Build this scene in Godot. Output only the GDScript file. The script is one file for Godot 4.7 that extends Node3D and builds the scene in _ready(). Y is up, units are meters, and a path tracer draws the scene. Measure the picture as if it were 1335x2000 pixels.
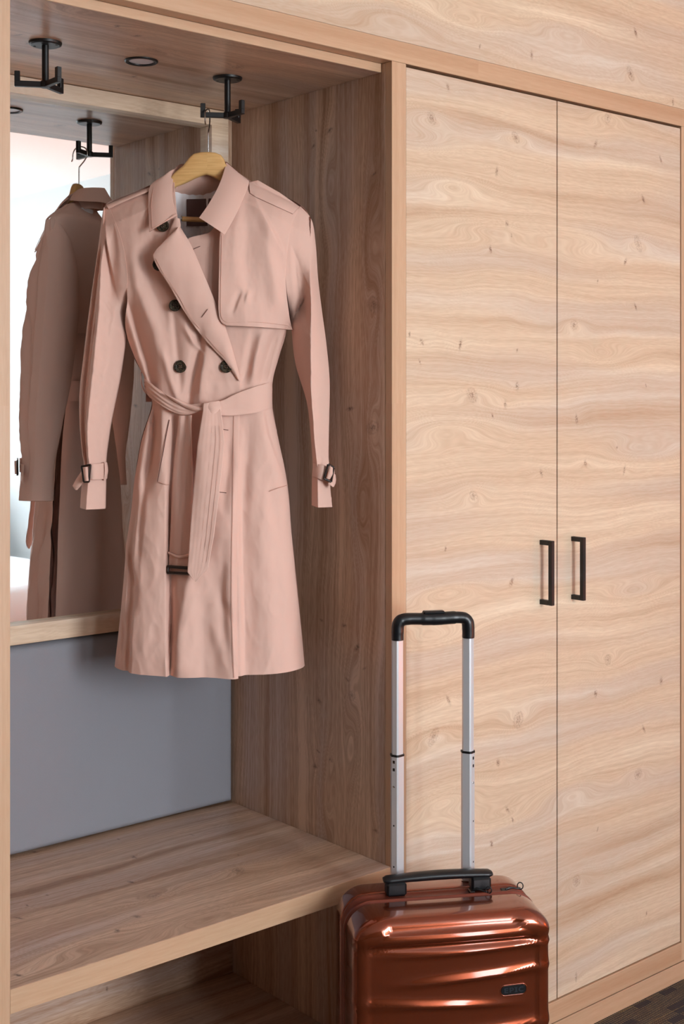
extends Node3D
# A hotel-room wardrobe: an open niche with a trench coat on a ceiling hook, a two-door cabinet beside it, a cabin suitcase in front.

const XL := -0.826      # left inner side of the niche
const XD0 := 0.0393     # left edge of the first door
const XG := 0.5104      # gap between the doors
const XD1 := 0.9827     # right edge of the second door
const YR := 2.138       # underside of the top rail
const YC := 2.12        # underside of the niche top
const YS := 0.5187      # top of the bench shelf
const YL := 0.1226      # top of the bottom board
const ZB := -0.545      # back of the niche
const ZC := -0.534      # face of the cushion panel

var M := {}             # materials
var W := {}             # wood materials with their sheet of veneer: [material, origin x, origin y, width, height]
var taken := {}

func _ready() -> void:
	set_camera()
	set_sky()
	set_window_light()
	make_materials()
	build_room()
	build_cabinet()
	build_niche()
	build_mirror()
	build_cushion()
	build_downlight()
	build_hook("double_ceiling_coat_hook", Vector3(-0.625, YC, -0.268), "black three-armed ceiling hook left of the round downlight, its arms empty")
	build_hook("double_ceiling_coat_hook", Vector3(-0.213, YC, -0.268), "black three-armed ceiling hook right of the downlight that carries the coat hanger")
	build_hanger()
	build_coat()
	build_suitcase()
	build_bed()
	build_added_lamp()

# ------------------------------------------------------------------ camera, sky, light
func set_camera() -> void:
	var cam := Camera3D.new()
	cam.name = "camera"
	cam.position = Vector3(-1.762, 1.47, 1.9136)
	cam.rotation = Vector3(0, -0.7056, 0)
	cam.projection = Camera3D.PROJECTION_FRUSTUM
	cam.keep_aspect = Camera3D.KEEP_HEIGHT
	cam.near = 0.05
	cam.far = 60.0
	cam.size = 2.0 * 0.05 * 1000.0 / 2528.0          # focal length 2528 px of a 2000 px high picture
	cam.frustum_offset = Vector2(0, -0.05 * 231.7 / 2528.0)   # lens shifted so that uprights stay upright
	add_child(cam)
	cam.current = true

func set_sky() -> void:
	var sky_mat := ProceduralSkyMaterial.new()
	sky_mat.sky_top_color = Color(0.62, 0.74, 0.9)
	sky_mat.sky_horizon_color = Color(0.9, 0.93, 0.96)
	sky_mat.ground_horizon_color = Color(0.75, 0.74, 0.72)
	sky_mat.ground_bottom_color = Color(0.5, 0.49, 0.47)
	sky_mat.sky_energy_multiplier = 3.0
	sky_mat.ground_energy_multiplier = 1.6
	var sky := Sky.new()
	sky.sky_material = sky_mat
	var env := Environment.new()
	env.background_mode = Environment.BG_SKY
	env.sky = sky
	env.tonemap_mode = Environment.TONE_MAPPER_LINEAR
	env.tonemap_exposure = 0.505
	env.sdfgi_enabled = true
	env.ssao_enabled = true
	env.ssil_enabled = true
	var we := WorldEnvironment.new()
	we.name = "world_environment"
	we.environment = env
	add_child(we)

func set_window_light() -> void:
	# daylight of the tall window opposite the wardrobe
	var l := AreaLight3D.new()
	l.name = "window_daylight"
	l.area_size = Vector2(1.0, 1.6)
	l.position = Vector3(0.0, 1.7, 4.86)      # an AreaLight3D shines along its -z, towards the wardrobe
	l.area_normalize_energy = true
	l.light_energy = 28.0
	l.light_color = Color(0.965, 0.985, 1.0)
	l.area_range = 12.0
	l.area_attenuation = 2.0
	l.shadow_enabled = true
	add_child(l)
	# the narrow window beside it: the long bright streak on the suitcase
	var n := AreaLight3D.new()
	n.name = "side_window_daylight"
	n.area_size = Vector2(0.36, 1.6)
	n.position = Vector3(-1.2, 1.7, 4.86)
	n.area_normalize_energy = true
	n.light_energy = 5.0
	n.light_color = l.light_color
	n.area_range = 12.0
	n.area_attenuation = 2.0
	n.shadow_enabled = true
	add_child(n)

# ------------------------------------------------------------------ naming
func numbered(called: String) -> String:
	if not taken.has(called):
		taken[called] = 0
		return called
	taken[called] += 1
	return "%s_%03d" % [called, taken[called]]

func thing(called: String, label: String, category: String, at := Vector3.ZERO, turn := 0.0, group := "") -> Node3D:
	var o := Node3D.new()
	o.name = numbered(called)
	add_child(o, true)
	o.position = at
	o.rotation.y = turn
	o.set_meta("label", label)
	o.set_meta("category", category)
	if group:
		o.set_meta("group", group)
	return o

func part(called: String, st: SurfaceTool, mat: Material, parent: Node3D, label := "") -> MeshInstance3D:
	var o := MeshInstance3D.new()
	o.mesh = st.commit()
	o.material_override = mat
	o.name = called
	parent.add_child(o, true)
	if label:
		o.set_meta("label", label)
	return o

func structure(called: String, st: SurfaceTool, mat: Material, label: String) -> MeshInstance3D:
	var o := part(called, st, mat, self)
	o.set_meta("kind", "structure")
	o.set_meta("label", label)
	return o

# ------------------------------------------------------------------ shape tools
func begin() -> SurfaceTool:
	var st := SurfaceTool.new()
	st.begin(Mesh.PRIMITIVE_TRIANGLES)
	return st

func tri(st: SurfaceTool, a: Vector3, b: Vector3, c: Vector3, n: Vector3, ua := Vector2.ZERO, ub := Vector2.ZERO, uc := Vector2.ZERO) -> void:
	# front faces run clockwise
	if (b - a).cross(c - a).dot(n) > 0.0:
		var t := b; b = c; c = t
		var u := ub; ub = uc; uc = u
	for k in 3:
		st.set_normal(n)
		st.set_uv([ua, ub, uc][k])
		st.add_vertex([a, b, c][k])

func quad(st: SurfaceTool, a: Vector3, b: Vector3, c: Vector3, d: Vector3, n: Vector3, uvf: Callable) -> void:
	tri(st, a, b, c, n, uvf.call(a, n), uvf.call(b, n), uvf.call(c, n))
	tri(st, a, c, d, n, uvf.call(a, n), uvf.call(c, n), uvf.call(d, n))

func no_uv(_p: Vector3, _n: Vector3) -> Vector2:
	return Vector2.ZERO

# a box from corner lo to corner hi with chamfered edges
func box(st: SurfaceTool, lo: Vector3, hi: Vector3, bev := 0.001, uvf := no_uv) -> void:
	var b := minf(bev, 0.45 * minf(hi.x - lo.x, minf(hi.y - lo.y, hi.z - lo.z)))
	var c := (lo + hi) / 2.0
	var h := (hi - lo) / 2.0
	var P := func(sx: float, sy: float, sz: float, axis: int) -> Vector3:
		var q := Vector3(sx * (h.x - b), sy * (h.y - b), sz * (h.z - b))
		q[axis] += [sx, sy, sz][axis] * b
		return c + q
	for axis in 3:
		var i := (axis + 1) % 3
		var j := (axis + 2) % 3
		for s in [-1.0, 1.0]:
			var n := Vector3.ZERO
			n[axis] = s
			var q := []
			for ij in [[-1.0, -1.0], [1.0, -1.0], [1.0, 1.0], [-1.0, 1.0]]:
				var v := Vector3.ZERO
				v[axis] = s; v[i] = ij[0]; v[j] = ij[1]
				q.append(P.call(v.x, v.y, v.z, axis))
			quad(st, q[0], q[1], q[2], q[3], n, uvf)
	if b <= 0.0:
		return
	for axis in 3:           # chamfers along each axis
		var i := (axis + 1) % 3
		var j := (axis + 2) % 3
		for si in [-1.0, 1.0]:
			for sj in [-1.0, 1.0]:
				var n := Vector3.ZERO
				n[i] = si; n[j] = sj
				var q := []
				for e in [[-1.0, i], [1.0, i], [1.0, j], [-1.0, j]]:
					var v := Vector3.ZERO
					v[axis] = e[0]; v[i] = si; v[j] = sj
					q.append(P.call(v.x, v.y, v.z, e[1]))
				quad(st, q[0], q[1], q[2], q[3], n.normalized(), uvf)
	for sx in [-1.0, 1.0]:
		for sy in [-1.0, 1.0]:
			for sz in [-1.0, 1.0]:
				var n := Vector3(sx, sy, sz).normalized()
				var a: Vector3 = P.call(sx, sy, sz, 0)
				tri(st, a, P.call(sx, sy, sz, 1), P.call(sx, sy, sz, 2), n, uvf.call(a, n), uvf.call(a, n), uvf.call(a, n))

# a grid of points (rows of nu) as a smooth surface; "wrap" joins the last column to the first
func grid(st: SurfaceTool, P: PackedVector3Array, nu: int, nv: int, wrap := false, flip := false, uv := PackedVector2Array(), group := 0) -> void:
	var N := PackedVector3Array()
	N.resize(P.size())
	for j in nv:
		for i in nu:
			var ia := i - 1
			var ib := i + 1
			if wrap:
				ia = (i - 1 + nu) % nu
				ib = (i + 1) % nu
			else:
				ia = maxi(ia, 0)
				ib = mini(ib, nu - 1)
			var du := P[j * nu + ib] - P[j * nu + ia]
			var dv := P[mini(j + 1, nv - 1) * nu + i] - P[maxi(j - 1, 0) * nu + i]
			var n := du.cross(dv)
			if n.length_squared() < 1e-16:
				n = Vector3(0, 0, 1)
			N[j * nu + i] = (-n if flip else n).normalized()
	var cols := nu if wrap else nu - 1
	for j in nv - 1:
		for i in cols:
			var i2 := (i + 1) % nu
			var a := j * nu + i
			var b := j * nu + i2
			var c := (j + 1) * nu + i2
			var d := (j + 1) * nu + i
			var order := [a, c, b, a, d, c] if not flip else [a, b, c, a, c, d]
			for k in order:
				st.set_normal(N[k])
				st.set_uv(uv[k] if uv.size() else Vector2.ZERO)
				st.add_vertex(P[k])

# a tube along points with a radius at each of them (round, or flattened by "flat" along the second axis)
func tube(st: SurfaceTool, path: PackedVector3Array, radii: PackedFloat32Array, sides := 12, caps := true) -> void:
	var rings := PackedVector3Array()
	var up := Vector3(0.13, 0.97, 0.21).normalized()
	var n := path.size()
	for k in n:
		var d := (path[mini(k + 1, n - 1)] - path[maxi(k - 1, 0)]).normalized()
		var s := d.cross(up)
		if s.length() < 0.05:
			s = d.cross(Vector3(1, 0, 0.2))
		s = s.normalized()
		up = s.cross(d).normalized()
		var r := radii[mini(k, radii.size() - 1)]
		for i in sides:
			var t := TAU * i / sides
			rings.append(path[k] + (s * cos(t) + up * sin(t)) * r)
	grid(st, rings, sides, n, true)
	if caps:
		for e in [0, n - 1]:
			var d := (path[0] - path[1]) if e == 0 else (path[n - 1] - path[n - 2])
			d = d.normalized()
			for i in sides:
				tri(st, path[e], rings[e * sides + i], rings[e * sides + (i + 1) % sides], d)

# a lathe about the axis "ax" from "o": rows of (radius, height)
func lathe(st: SurfaceTool, o: Vector3, ax: Vector3, prof: Array, sides := 32) -> void:
	var s := ax.cross(Vector3(0.31, 0.2, 0.93)).normalized()
	var t := s.cross(ax).normalized()
	for k in prof.size() - 1:
		var r0: Vector2 = prof[k]
		var r1: Vector2 = prof[k + 1]
		var sl := Vector2(r1.y - r0.y, r0.x - r1.x).normalized()
		for i in sides:
			var a0 := TAU * i / sides
			var a1 := TAU * (i + 1) / sides
			var d0 := s * cos(a0) + t * sin(a0)
			var d1 := s * cos(a1) + t * sin(a1)
			var p := [o + d0 * r0.x + ax * r0.y, o + d1 * r0.x + ax * r0.y, o + d1 * r1.x + ax * r1.y, o + d0 * r1.x + ax * r1.y]
			var nn := [d0 * sl.x + ax * sl.y, d1 * sl.x + ax * sl.y]
			var mid: Vector3 = nn[0] + nn[1]
			for trio in [[0, 1, 2], [0, 2, 3]]:
				var q: Array = trio.duplicate()
				if (p[q[1]] - p[q[0]]).cross(p[q[2]] - p[q[0]]).dot(mid) > 0.0:
					q = [q[0], q[2], q[1]]
				for v in q:
					st.set_normal(nn[0] if v == 0 or v == 3 else nn[1])
					st.set_uv(Vector2.ZERO)
					st.add_vertex(p[v])

# an outline (counter-clockwise in x, y) given depth from z0 to z1
func prism(st: SurfaceTool, poly: PackedVector2Array, z0: float, z1: float, bev := 0.0) -> void:
	var rings := [[0.0, z0 + bev], [0.0, z1 - bev]]
	var face := poly
	if bev > 0.0:
		var inner := Geometry2D.offset_polygon(poly, -bev, Geometry2D.JOIN_MITER)
		if inner.size() == 1 and inner[0].size() == poly.size():
			# keep the same starting corner
			var best := 0
			for k in inner[0].size():
				if inner[0][k].distance_to(poly[0]) < inner[0][best].distance_to(poly[0]):
					best = k
			face = PackedVector2Array()
			for k in poly.size():
				face.append(inner[0][(k + best) % poly.size()])
		else:
			rings = [[0.0, z0], [0.0, z1]]
			bev = 0.0
	var idx := Geometry2D.triangulate_polygon(face)
	for side in [[z0, Vector3(0, 0, -1)], [z1, Vector3(0, 0, 1)]]:
		for k in range(0, idx.size(), 3):
			var a := face[idx[k]]; var b := face[idx[k + 1]]; var c := face[idx[k + 2]]
			tri(st, Vector3(a.x, a.y, side[0]), Vector3(b.x, b.y, side[0]), Vector3(c.x, c.y, side[0]), side[1])
	var m := poly.size()
	for k in m:
		var p := poly[k]; var q := poly[(k + 1) % m]
		var fp := face[k]; var fq := face[(k + 1) % m]
		var n2 := Vector2(q.y - p.y, p.x - q.x).normalized()
		if Geometry2D.is_polygon_clockwise(poly):
			n2 = -n2
		var n := Vector3(n2.x, n2.y, 0)
		quad(st, Vector3(p.x, p.y, rings[0][1]), Vector3(q.x, q.y, rings[0][1]), Vector3(q.x, q.y, rings[1][1]), Vector3(p.x, p.y, rings[1][1]), n, no_uv)
		if bev > 0.0:
			quad(st, Vector3(p.x, p.y, z1 - bev), Vector3(q.x, q.y, z1 - bev), Vector3(fq.x, fq.y, z1), Vector3(fp.x, fp.y, z1), (n + Vector3(0, 0, 1)).normalized(), no_uv)
			quad(st, Vector3(p.x, p.y, z0 + bev), Vector3(q.x, q.y, z0 + bev), Vector3(fq.x, fq.y, z0), Vector3(fp.x, fp.y, z0), (n - Vector3(0, 0, 1)).normalized(), no_uv)

func rounded(w: float, h: float, r: float, steps := 8) -> PackedVector2Array:
	var out := PackedVector2Array()
	for k in 4:
		var c := Vector2((w / 2 - r) * (1 if k in [0, 3] else -1), (h / 2 - r) * (1 if k in [0, 1] else -1))
		for i in steps + 1:
			var t := PI / 2 * (k + float(i) / steps)
			out.append(c + Vector2(cos(t), sin(t)) * r)
	return out

# ------------------------------------------------------------------ materials
func plain(c: Color, rough: float, metal := 0.0) -> StandardMaterial3D:
	var m := StandardMaterial3D.new()
	m.albedo_color = c
	m.roughness = rough
	m.metallic = metal
	return m

func noise(sd: int, kind := FastNoiseLite.TYPE_SIMPLEX_SMOOTH, octaves := 1) -> FastNoiseLite:
	var n := FastNoiseLite.new()
	n.seed = sd
	n.noise_type = kind
	n.frequency = 1.0
	n.fractal_type = FastNoiseLite.FRACTAL_FBM if octaves > 1 else FastNoiseLite.FRACTAL_NONE
	n.fractal_octaves = octaves
	return n

# a sheet of knotty beech-like veneer, the grain along u; knots: flat list of (u, v, kind): 0 tick, 1 eye, 2 arched figure, 3 small pin
func veneer(wide: float, high: float, ppm: float, sd: int, knots: Array, pal: Array, lively := 1.0, strong := 1.0) -> ImageTexture:
	var nx := int(wide * ppm)
	var ny := int(high * ppm)
	var bend := PackedFloat32Array()
	var dark := PackedFloat32Array()
	bend.resize(nx * ny)
	dark.resize(nx * ny)
	var rng := RandomNumberGenerator.new()
	rng.seed = sd
	for k in range(0, knots.size(), 3):
		var ku: float = knots[k]
		var kv: float = knots[k + 1]
		var kind: int = knots[k + 2]
		var lx: float = [0.035, 0.05, 0.11, 0.012][kind] * rng.randf_range(0.8, 1.25)
		var ly: float = [0.010, 0.018, 0.026, 0.004][kind] * rng.randf_range(0.8, 1.2)
		var amp: float = [0.010, 0.030, 0.040, 0.001][kind] * (1.0 if rng.randf() < 0.5 else -1.0)
		var sx: float = [0.0042, 0.0075, 0.0, 0.0022][kind] * rng.randf_range(0.8, 1.3)
		var sy: float = [0.0080, 0.0085, 0.0, 0.0045][kind] * rng.randf_range(0.75, 1.3)
		var da: float = [0.75, 0.5, 0.0, 0.7][kind] * rng.randf_range(0.6, 1.0)
		var tilt := rng.randf_range(-0.5, 0.5)
		var x0 := maxi(0, int((ku - lx * 2.6) * ppm))
		var x1 := mini(nx - 1, int((ku + lx * 2.6) * ppm))
		var y0 := maxi(0, int((kv - ly * 3.2) * ppm))
		var y1 := mini(ny - 1, int((kv + ly * 3.2) * ppm))
		for y in range(y0, y1 + 1):
			var dv := y / ppm - kv
			for x in range(x0, x1 + 1):
				var du := x / ppm - ku
				bend[y * nx + x] += amp * exp(-(du * du) / (lx * lx) - (dv * dv) / (ly * ly))
				if sx > 0.0:
					var r := pow((du + tilt * dv) / sx, 2) + dv * dv / (sy * sy)
					if r < 5.0:
						dark[y * nx + x] += da * exp(-r * 1.2)
						if kind == 1:
							dark[y * nx + x] += 0.14 * exp(-pow((sqrt(r) - 1.55) / 0.3, 2))
	var n_warp := noise(sd + 1)
	var n_band := noise(sd + 2, FastNoiseLite.TYPE_SIMPLEX_SMOOTH, 2)
	var n_line := noise(sd + 3, FastNoiseLite.TYPE_SIMPLEX_SMOOTH, 3)
	var n_fine := noise(sd + 4)
	var n_hue := noise(sd + 5)
	var bytes := PackedByteArray()
	bytes.resize(nx * ny * 3)
	var c0: Color = pal[0]   # pale
	var c1: Color = pal[1]   # brown line
	var c2: Color = pal[2]   # grey-pink drift
	var c3: Color = pal[3]   # knot
	var at := 0
	for y in ny:
		var v := y / ppm
		for x in nx:
			var u := x / ppm
			var f := v + (0.016 * n_warp.get_noise_2d(u * 1.7, v * 2.6) + 0.004 * n_warp.get_noise_2d(u * 6.0 + 5.0, v * 16.0)) * lively + bend[y * nx + x]
			var band := n_band.get_noise_2d(u * 0.55, f * 15.0)
			var line := n_line.get_noise_2d(u * 1.1 + 7.0, f * 120.0)
			var fine := n_fine.get_noise_2d(u * 22.0, f * 560.0)
			var t := clampf(0.32 + (0.42 * band * absf(band) * 2.0 + 0.30 * line + 0.17 * fine) * strong, -0.25, 1.3)
			var h := clampf(0.42 + 1.5 * n_hue.get_noise_2d(u * 0.8 + 3.0, f * 9.0), 0.0, 1.0) * 0.8
			var r := c0.r + (c2.r - c0.r) * h
			var g := c0.g + (c2.g - c0.g) * h
			var b := c0.b + (c2.b - c0.b) * h
			r += (c1.r - r) * t
			g += (c1.g - g) * t
			b += (c1.b - b) * t
			var k := minf(dark[y * nx + x] * (0.75 + 0.9 * n_fine.get_noise_2d(u * 170.0, v * 260.0)), 0.85)
			if k > 0.01:
				r += (c3.r - r) * k
				g += (c3.g - g) * k
				b += (c3.b - b) * k
			bytes[at] = int(clampf(r, 0, 1) * 255.0)
			bytes[at + 1] = int(clampf(g, 0, 1) * 255.0)
			bytes[at + 2] = int(clampf(b, 0, 1) * 255.0)
			at += 3
	return ImageTexture.create_from_image(Image.create_from_data(nx, ny, false, Image.FORMAT_RGB8, bytes))

func wood(called: String, origin: Vector2, wide: float, high: float, ppm: float, sd: int, knots: Array, pal: Array, lively := 1.0, rough := 0.42, strong := 1.0) -> void:
	var local := knots.duplicate()
	for k in range(0, knots.size(), 3):
		local[k] -= origin.x
		local[k + 1] -= origin.y
	var m := StandardMaterial3D.new()
	m.albedo_texture = veneer(wide, high, ppm, sd, local, pal, lively, strong)
	m.roughness = rough
	m.metallic_specular = 0.5
	W[called] = [m, origin, Vector2(wide, high)]

# how a board takes its veneer: grain along "axis" (0 x, 1 y, 2 z)
func grain(called: String, axis: int) -> Callable:
	var o: Vector2 = W[called][1]
	var s: Vector2 = W[called][2]
	return func(p: Vector3, n: Vector3) -> Vector2:
		var across := 0
		var best := -1.0
		for k in 3:                       # across: the axis that is neither the grain nor the face's normal
			if k != axis and 1.0 - absf(n[k]) > best + 0.001:
				best = 1.0 - absf(n[k])
				across = k
		return Vector2((p[axis] - o.x) / s.x, (p[across] - o.y) / s.y)

func make_materials() -> void:
	var beech := [Color(0.880, 0.785, 0.680), Color(0.735, 0.600, 0.485), Color(0.822, 0.748, 0.682), Color(0.38, 0.25, 0.18)]
	var doors := [0.1604, 2.1087, 0, 0.1126, 2.038, 1, 0.3698, 2.0308, 1, 0.309, 1.9488, 0, 0.1771, 1.9073, 2, 0.3417, 1.8386, 0, 0.3565, 1.8141, 3, 0.2817, 1.8247, 2, 0.2897, 1.779, 0, 0.0501, 1.589, 3, 0.0848, 1.5743, 0, 0.197, 1.5717, 0, 0.3748, 1.5637, 3, 0.0789, 1.5332, 3, 0.3748, 1.485, 0, 0.2326, 1.4649, 1, 0.3368, 1.4447, 0, 0.2961, 1.4206, 3, 0.1589, 1.3955, 2, 0.4548, 1.2906, 0, 0.2373, 1.2514, 1, 0.1529, 1.1448, 3, 0.3565, 1.0561, 0, 0.1529, 1.0551, 2, 0.1619, 0.8274, 0, 0.1185, 0.7589, 1, 0.3782, 0.7513, 1, 0.3139, 0.6687, 0, 0.1529, 0.6217, 2, 0.3433, 0.5606, 0, 0.3599, 0.5347, 3, 0.2929, 0.4972, 0, 0.2929, 0.549, 2, 0.6918, 2.119, 1, 0.6462, 2.0506, 0, 0.8983, 2.0443, 0, 0.8282, 1.9393, 0, 0.8079, 1.8299, 1, 0.5629, 1.8292, 2, 0.758, 1.7834, 0, 0.6537, 1.7311, 3, 0.7979, 1.6775, 0, 0.5684, 1.6253, 1, 0.8384, 1.4878, 3, 0.5775, 1.4092, 0, 0.7266, 1.3404, 3, 0.6088, 1.3069, 0, 0.8221, 1.3279, 2, 0.7541, 1.2859, 0, 0.6918, 0.841, 1, 0.6462, 0.7683, 0, 0.9004, 0.7615, 0, 0.8302, 0.6549, 0, 0.8079, 0.55, 1, 0.6537, 0.4503, 3, 0.5775, 0.3481, 1, 0.8404, 0.2042, 3, 0.5629, 0.5545, 2, 0.5757, 0.1275, 0, 0.0501, 1.9888, 2, 0.6784, 1.5521, 2, 0.7759, 0.9893, 2, 0.123, 0.9595, 2]
	var inner := [Color(0.825, 0.695, 0.590), Color(0.655, 0.510, 0.405), Color(0.765, 0.665, 0.610), Color(0.26, 0.18, 0.145)]  # darker, warmer copy of beech with the shade inside the niche coloured in
	wood("doors", Vector2(XD0 - 0.01, 0.08), 0.97, 2.08, 780.0, 11, doors, beech)
	var fascia := [0.7959, 2.338, 0, 0.4204, 2.2201, 0, 0.7759, 2.2349, 1, 0.9469, 2.1924, 0, 0.2546, 2.2106, 3, 0.5305, 2.2947, 2, 0.1985, 2.2559, 2, -0.0064, 2.2279, 2]
	wood("fascia", Vector2(-0.9, 2.16), 1.95, 0.46, 560.0, 23, fascia, beech)
	var side := [1.6378, -0.9965, 0]
	var side_knots := [2.0271, -0.1966, 0, 2.0022, -0.25, 0, 2.034, -0.2413, 3, 1.9173, -0.0533, 0, 1.6501, -0.0564, 1, 1.9152, -0.2068, 2, 1.4372, -0.13, 0, 1.3992, -0.0595, 1, 1.7724, -0.069, 2, 0.9839, -0.224, 3, 0.983, -0.1497, 0, 0.9432, -0.1073, 0, 0.9034, -0.0848, 3, 0.8404, -0.1251, 1, 0.8095, -0.2309, 0, 0.6914, -0.1932, 0, 0.667, -0.2448, 0, 0.7012, -0.2343, 3, 0.608, -0.2102, 2, 0.5783, -0.0501, 0, 0.8709, -0.1398, 3, 0.7451, -0.117, 2, 1.2247, -0.1008, 2]
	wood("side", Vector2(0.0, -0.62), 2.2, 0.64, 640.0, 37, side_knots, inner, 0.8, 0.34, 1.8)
	var bench := [-0.5067, -0.5442, 0, -0.3655, -0.3849, 0, -0.3343, -0.4985, 3, -0.4417, -0.2708, 0, -0.6482, -0.2977, 3, -0.6867, -0.2534, 0, -0.5798, -0.089, 0, -0.7926, -0.0399, 0, -0.1963, -0.2562, 3, -0.2467, -0.1863, 1, -0.4448, -0.1824, 1, -0.5966, -0.3183, 3, -0.4248, -0.0394, 2, -0.6664, -0.0736, 2]
	bench.append_array([-0.52, -0.12, 0, -0.2, -0.42, 3])
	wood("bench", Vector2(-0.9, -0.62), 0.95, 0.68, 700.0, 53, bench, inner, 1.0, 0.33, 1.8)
	var edge := [Color(0.800, 0.655, 0.530), Color(0.735, 0.575, 0.445), Color(0.785, 0.640, 0.525), Color(0.6, 0.45, 0.33)]
	wood("edge", Vector2(-0.95, -0.95), 1.2, 0.35, 620.0, 71, [], edge, 0.15, 0.4)
	M.black = plain(Color(0.045, 0.047, 0.055), 0.42)
	M.black.metallic_specular = 0.5
	M.gap = plain(Color(0.10, 0.07, 0.05), 0.9)
	M.white_wall = plain(Color(0.78, 0.80, 0.805), 0.9)
	M.taupe_wall = plain(Color(0.50, 0.46, 0.42), 0.9)
	M.white_ceiling = plain(Color(0.93, 0.93, 0.92), 0.95)
	M.white_paint = plain(Color(0.9, 0.9, 0.89), 0.5)
	M.mirror = plain(Color(0.94, 0.955, 0.955), 0.015, 1.0)
	M.steel = plain(Color(0.80, 0.80, 0.80), 0.2, 1.0)
	M.linen = plain(Color(0.94, 0.94, 0.95), 0.9)
	M.grey_fabric = plain(Color(0.52, 0.52, 0.545), 0.85)
	M.grey_fabric.normal_enabled = true
	M.grey_fabric.normal_texture = weave(128, 5)
	M.grey_fabric.normal_scale = 0.35
	M.grey_fabric.uv1_triplanar = true
	M.grey_fabric.uv1_scale = Vector3(12, 12, 12)
	M.carpet = carpet()
	M.pane = StandardMaterial3D.new()
	M.pane.albedo_color = Color(0.96, 0.98, 0.97, 0.06)
	M.pane.transparency = BaseMaterial3D.TRANSPARENCY_ALPHA
	M.pane.roughness = 0.02
	# coat
	M.gabardine = cloth(Color(0.875, 0.72, 0.66), 0.3)
	M.lining = cloth(Color(0.95, 0.94, 0.955), 0.25)
	M.label = plain(Color(0.37, 0.245, 0.225), 0.6)
	M.horn = horn()
	M.buckle = plain(Color(0.13, 0.08, 0.06), 0.3)
	M.thread = plain(Color(0.38, 0.24, 0.21), 0.8)
	M.stitch = plain(Color(0.80, 0.615, 0.545), 0.85)
	M.hanger = hanger_wood()
	# suitcase
	M.shell = plain(Color(0.52, 0.225, 0.10), 0.22, 0.72)
	M.shell.clearcoat_enabled = true
	M.shell.clearcoat = 1.0
	M.shell.clearcoat_roughness = 0.06
	M.zip = plain(Color(0.46, 0.22, 0.16), 0.35, 0.2)
	M.alu = plain(Color(0.88, 0.88, 0.89), 0.36, 0.5)
	M.rubber = plain(Color(0.05, 0.06, 0.075), 0.36)
	M.badge = plain(Color(0.06, 0.065, 0.075), 0.35)
	M.badge_letters = plain(Color(0.30, 0.32, 0.35), 0.3, 0.8)
	M.lens = plain(Color(0.82, 0.80, 0.82), 0.35)

func weave(n: int, sd: int) -> ImageTexture:
	var img := Image.create(n, n, false, Image.FORMAT_RGB8)
	var rng := RandomNumberGenerator.new()
	rng.seed = sd
	for y in n:
		for x in n:
			var over := (x / 2 + y / 2) % 2 == 0
			var v := (0.62 if over else 0.40) + rng.randf_range(-0.12, 0.12)
			img.set_pixel(x, y, Color(v, v, v))
	img.bump_map_to_normal_map(2.0)
	return ImageTexture.create_from_image(img)

func cloth(c: Color, rim: float) -> StandardMaterial3D:
	var m := plain(c, 0.82)
	m.metallic_specular = 0.35
	m.rim_enabled = true
	m.rim = rim
	m.rim_tint = 0.6
	m.normal_enabled = true
	m.normal_texture = weave(128, 9)
	m.normal_scale = 0.25
	m.uv1_triplanar = true
	m.uv1_scale = Vector3(22, 22, 22)
	return m

func blotch(c0: Color, c1: Color, sd: int, fx: float, fy: float, n := 256) -> ImageTexture:
	var img := Image.create(n, n, false, Image.FORMAT_RGB8)
	var f := noise(sd, FastNoiseLite.TYPE_SIMPLEX_SMOOTH, 3)
	for y in n:
		for x in n:
			img.set_pixel(x, y, c0.lerp(c1, clampf(0.5 + 0.9 * f.get_noise_2d(x * fx, y * fy), 0, 1)))
	return ImageTexture.create_from_image(img)

func horn() -> StandardMaterial3D:
	var m := plain(Color.WHITE, 0.22)
	m.albedo_texture = blotch(Color(0.09, 0.075, 0.06), Color(0.33, 0.29, 0.22), 4, 0.04, 0.04)
	m.uv1_triplanar = true
	m.uv1_scale = Vector3(18, 18, 18)
	return m

func hanger_wood() -> StandardMaterial3D:
	var m := plain(Color.WHITE, 0.35)
	m.albedo_texture = blotch(Color(0.90, 0.73, 0.49), Color(0.84, 0.65, 0.41), 6, 0.006, 0.09)
	m.uv1_triplanar = true
	m.uv1_scale = Vector3(8, 8, 8)
	return m

func carpet() -> StandardMaterial3D:
	var n := 768
	var img := Image.create(n, n, false, Image.FORMAT_RGB8)
	var a := noise(81)
	var b := noise(82)
	var rng := RandomNumberGenerator.new()
	rng.seed = 83
	for y in n:
		for x in n:
			var c := Color(0.17, 0.16, 0.19)
			var patch := a.get_noise_2d(floorf(x / 64.0) * 3.1, floorf(y / 24.0) * 1.7)
			if (x / 3) % 3 == 0 and patch > -0.25:
				c = c.lerp(Color(0.62, 0.53, 0.33), 0.7 + 0.4 * b.get_noise_2d(x * 0.02, y * 0.4))
			if (y % 96) < 3 and b.get_noise_2d(x * 0.01, y * 1.0) > -0.2:
				c = Color(0.50, 0.43, 0.28)
			if (y % 9) < 2 and patch < -0.1:
				c = c.lerp(Color(0.26, 0.22, 0.17), 0.8)
			c = c * rng.randf_range(0.7, 1.25)
			img.set_pixel(x, y, c)
	var m := plain(Color.WHITE, 0.95)
	m.albedo_texture = ImageTexture.create_from_image(img)
	m.uv1_triplanar = true
	m.uv1_scale = Vector3(1.6, 1.6, 1.6)
	return m

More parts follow.
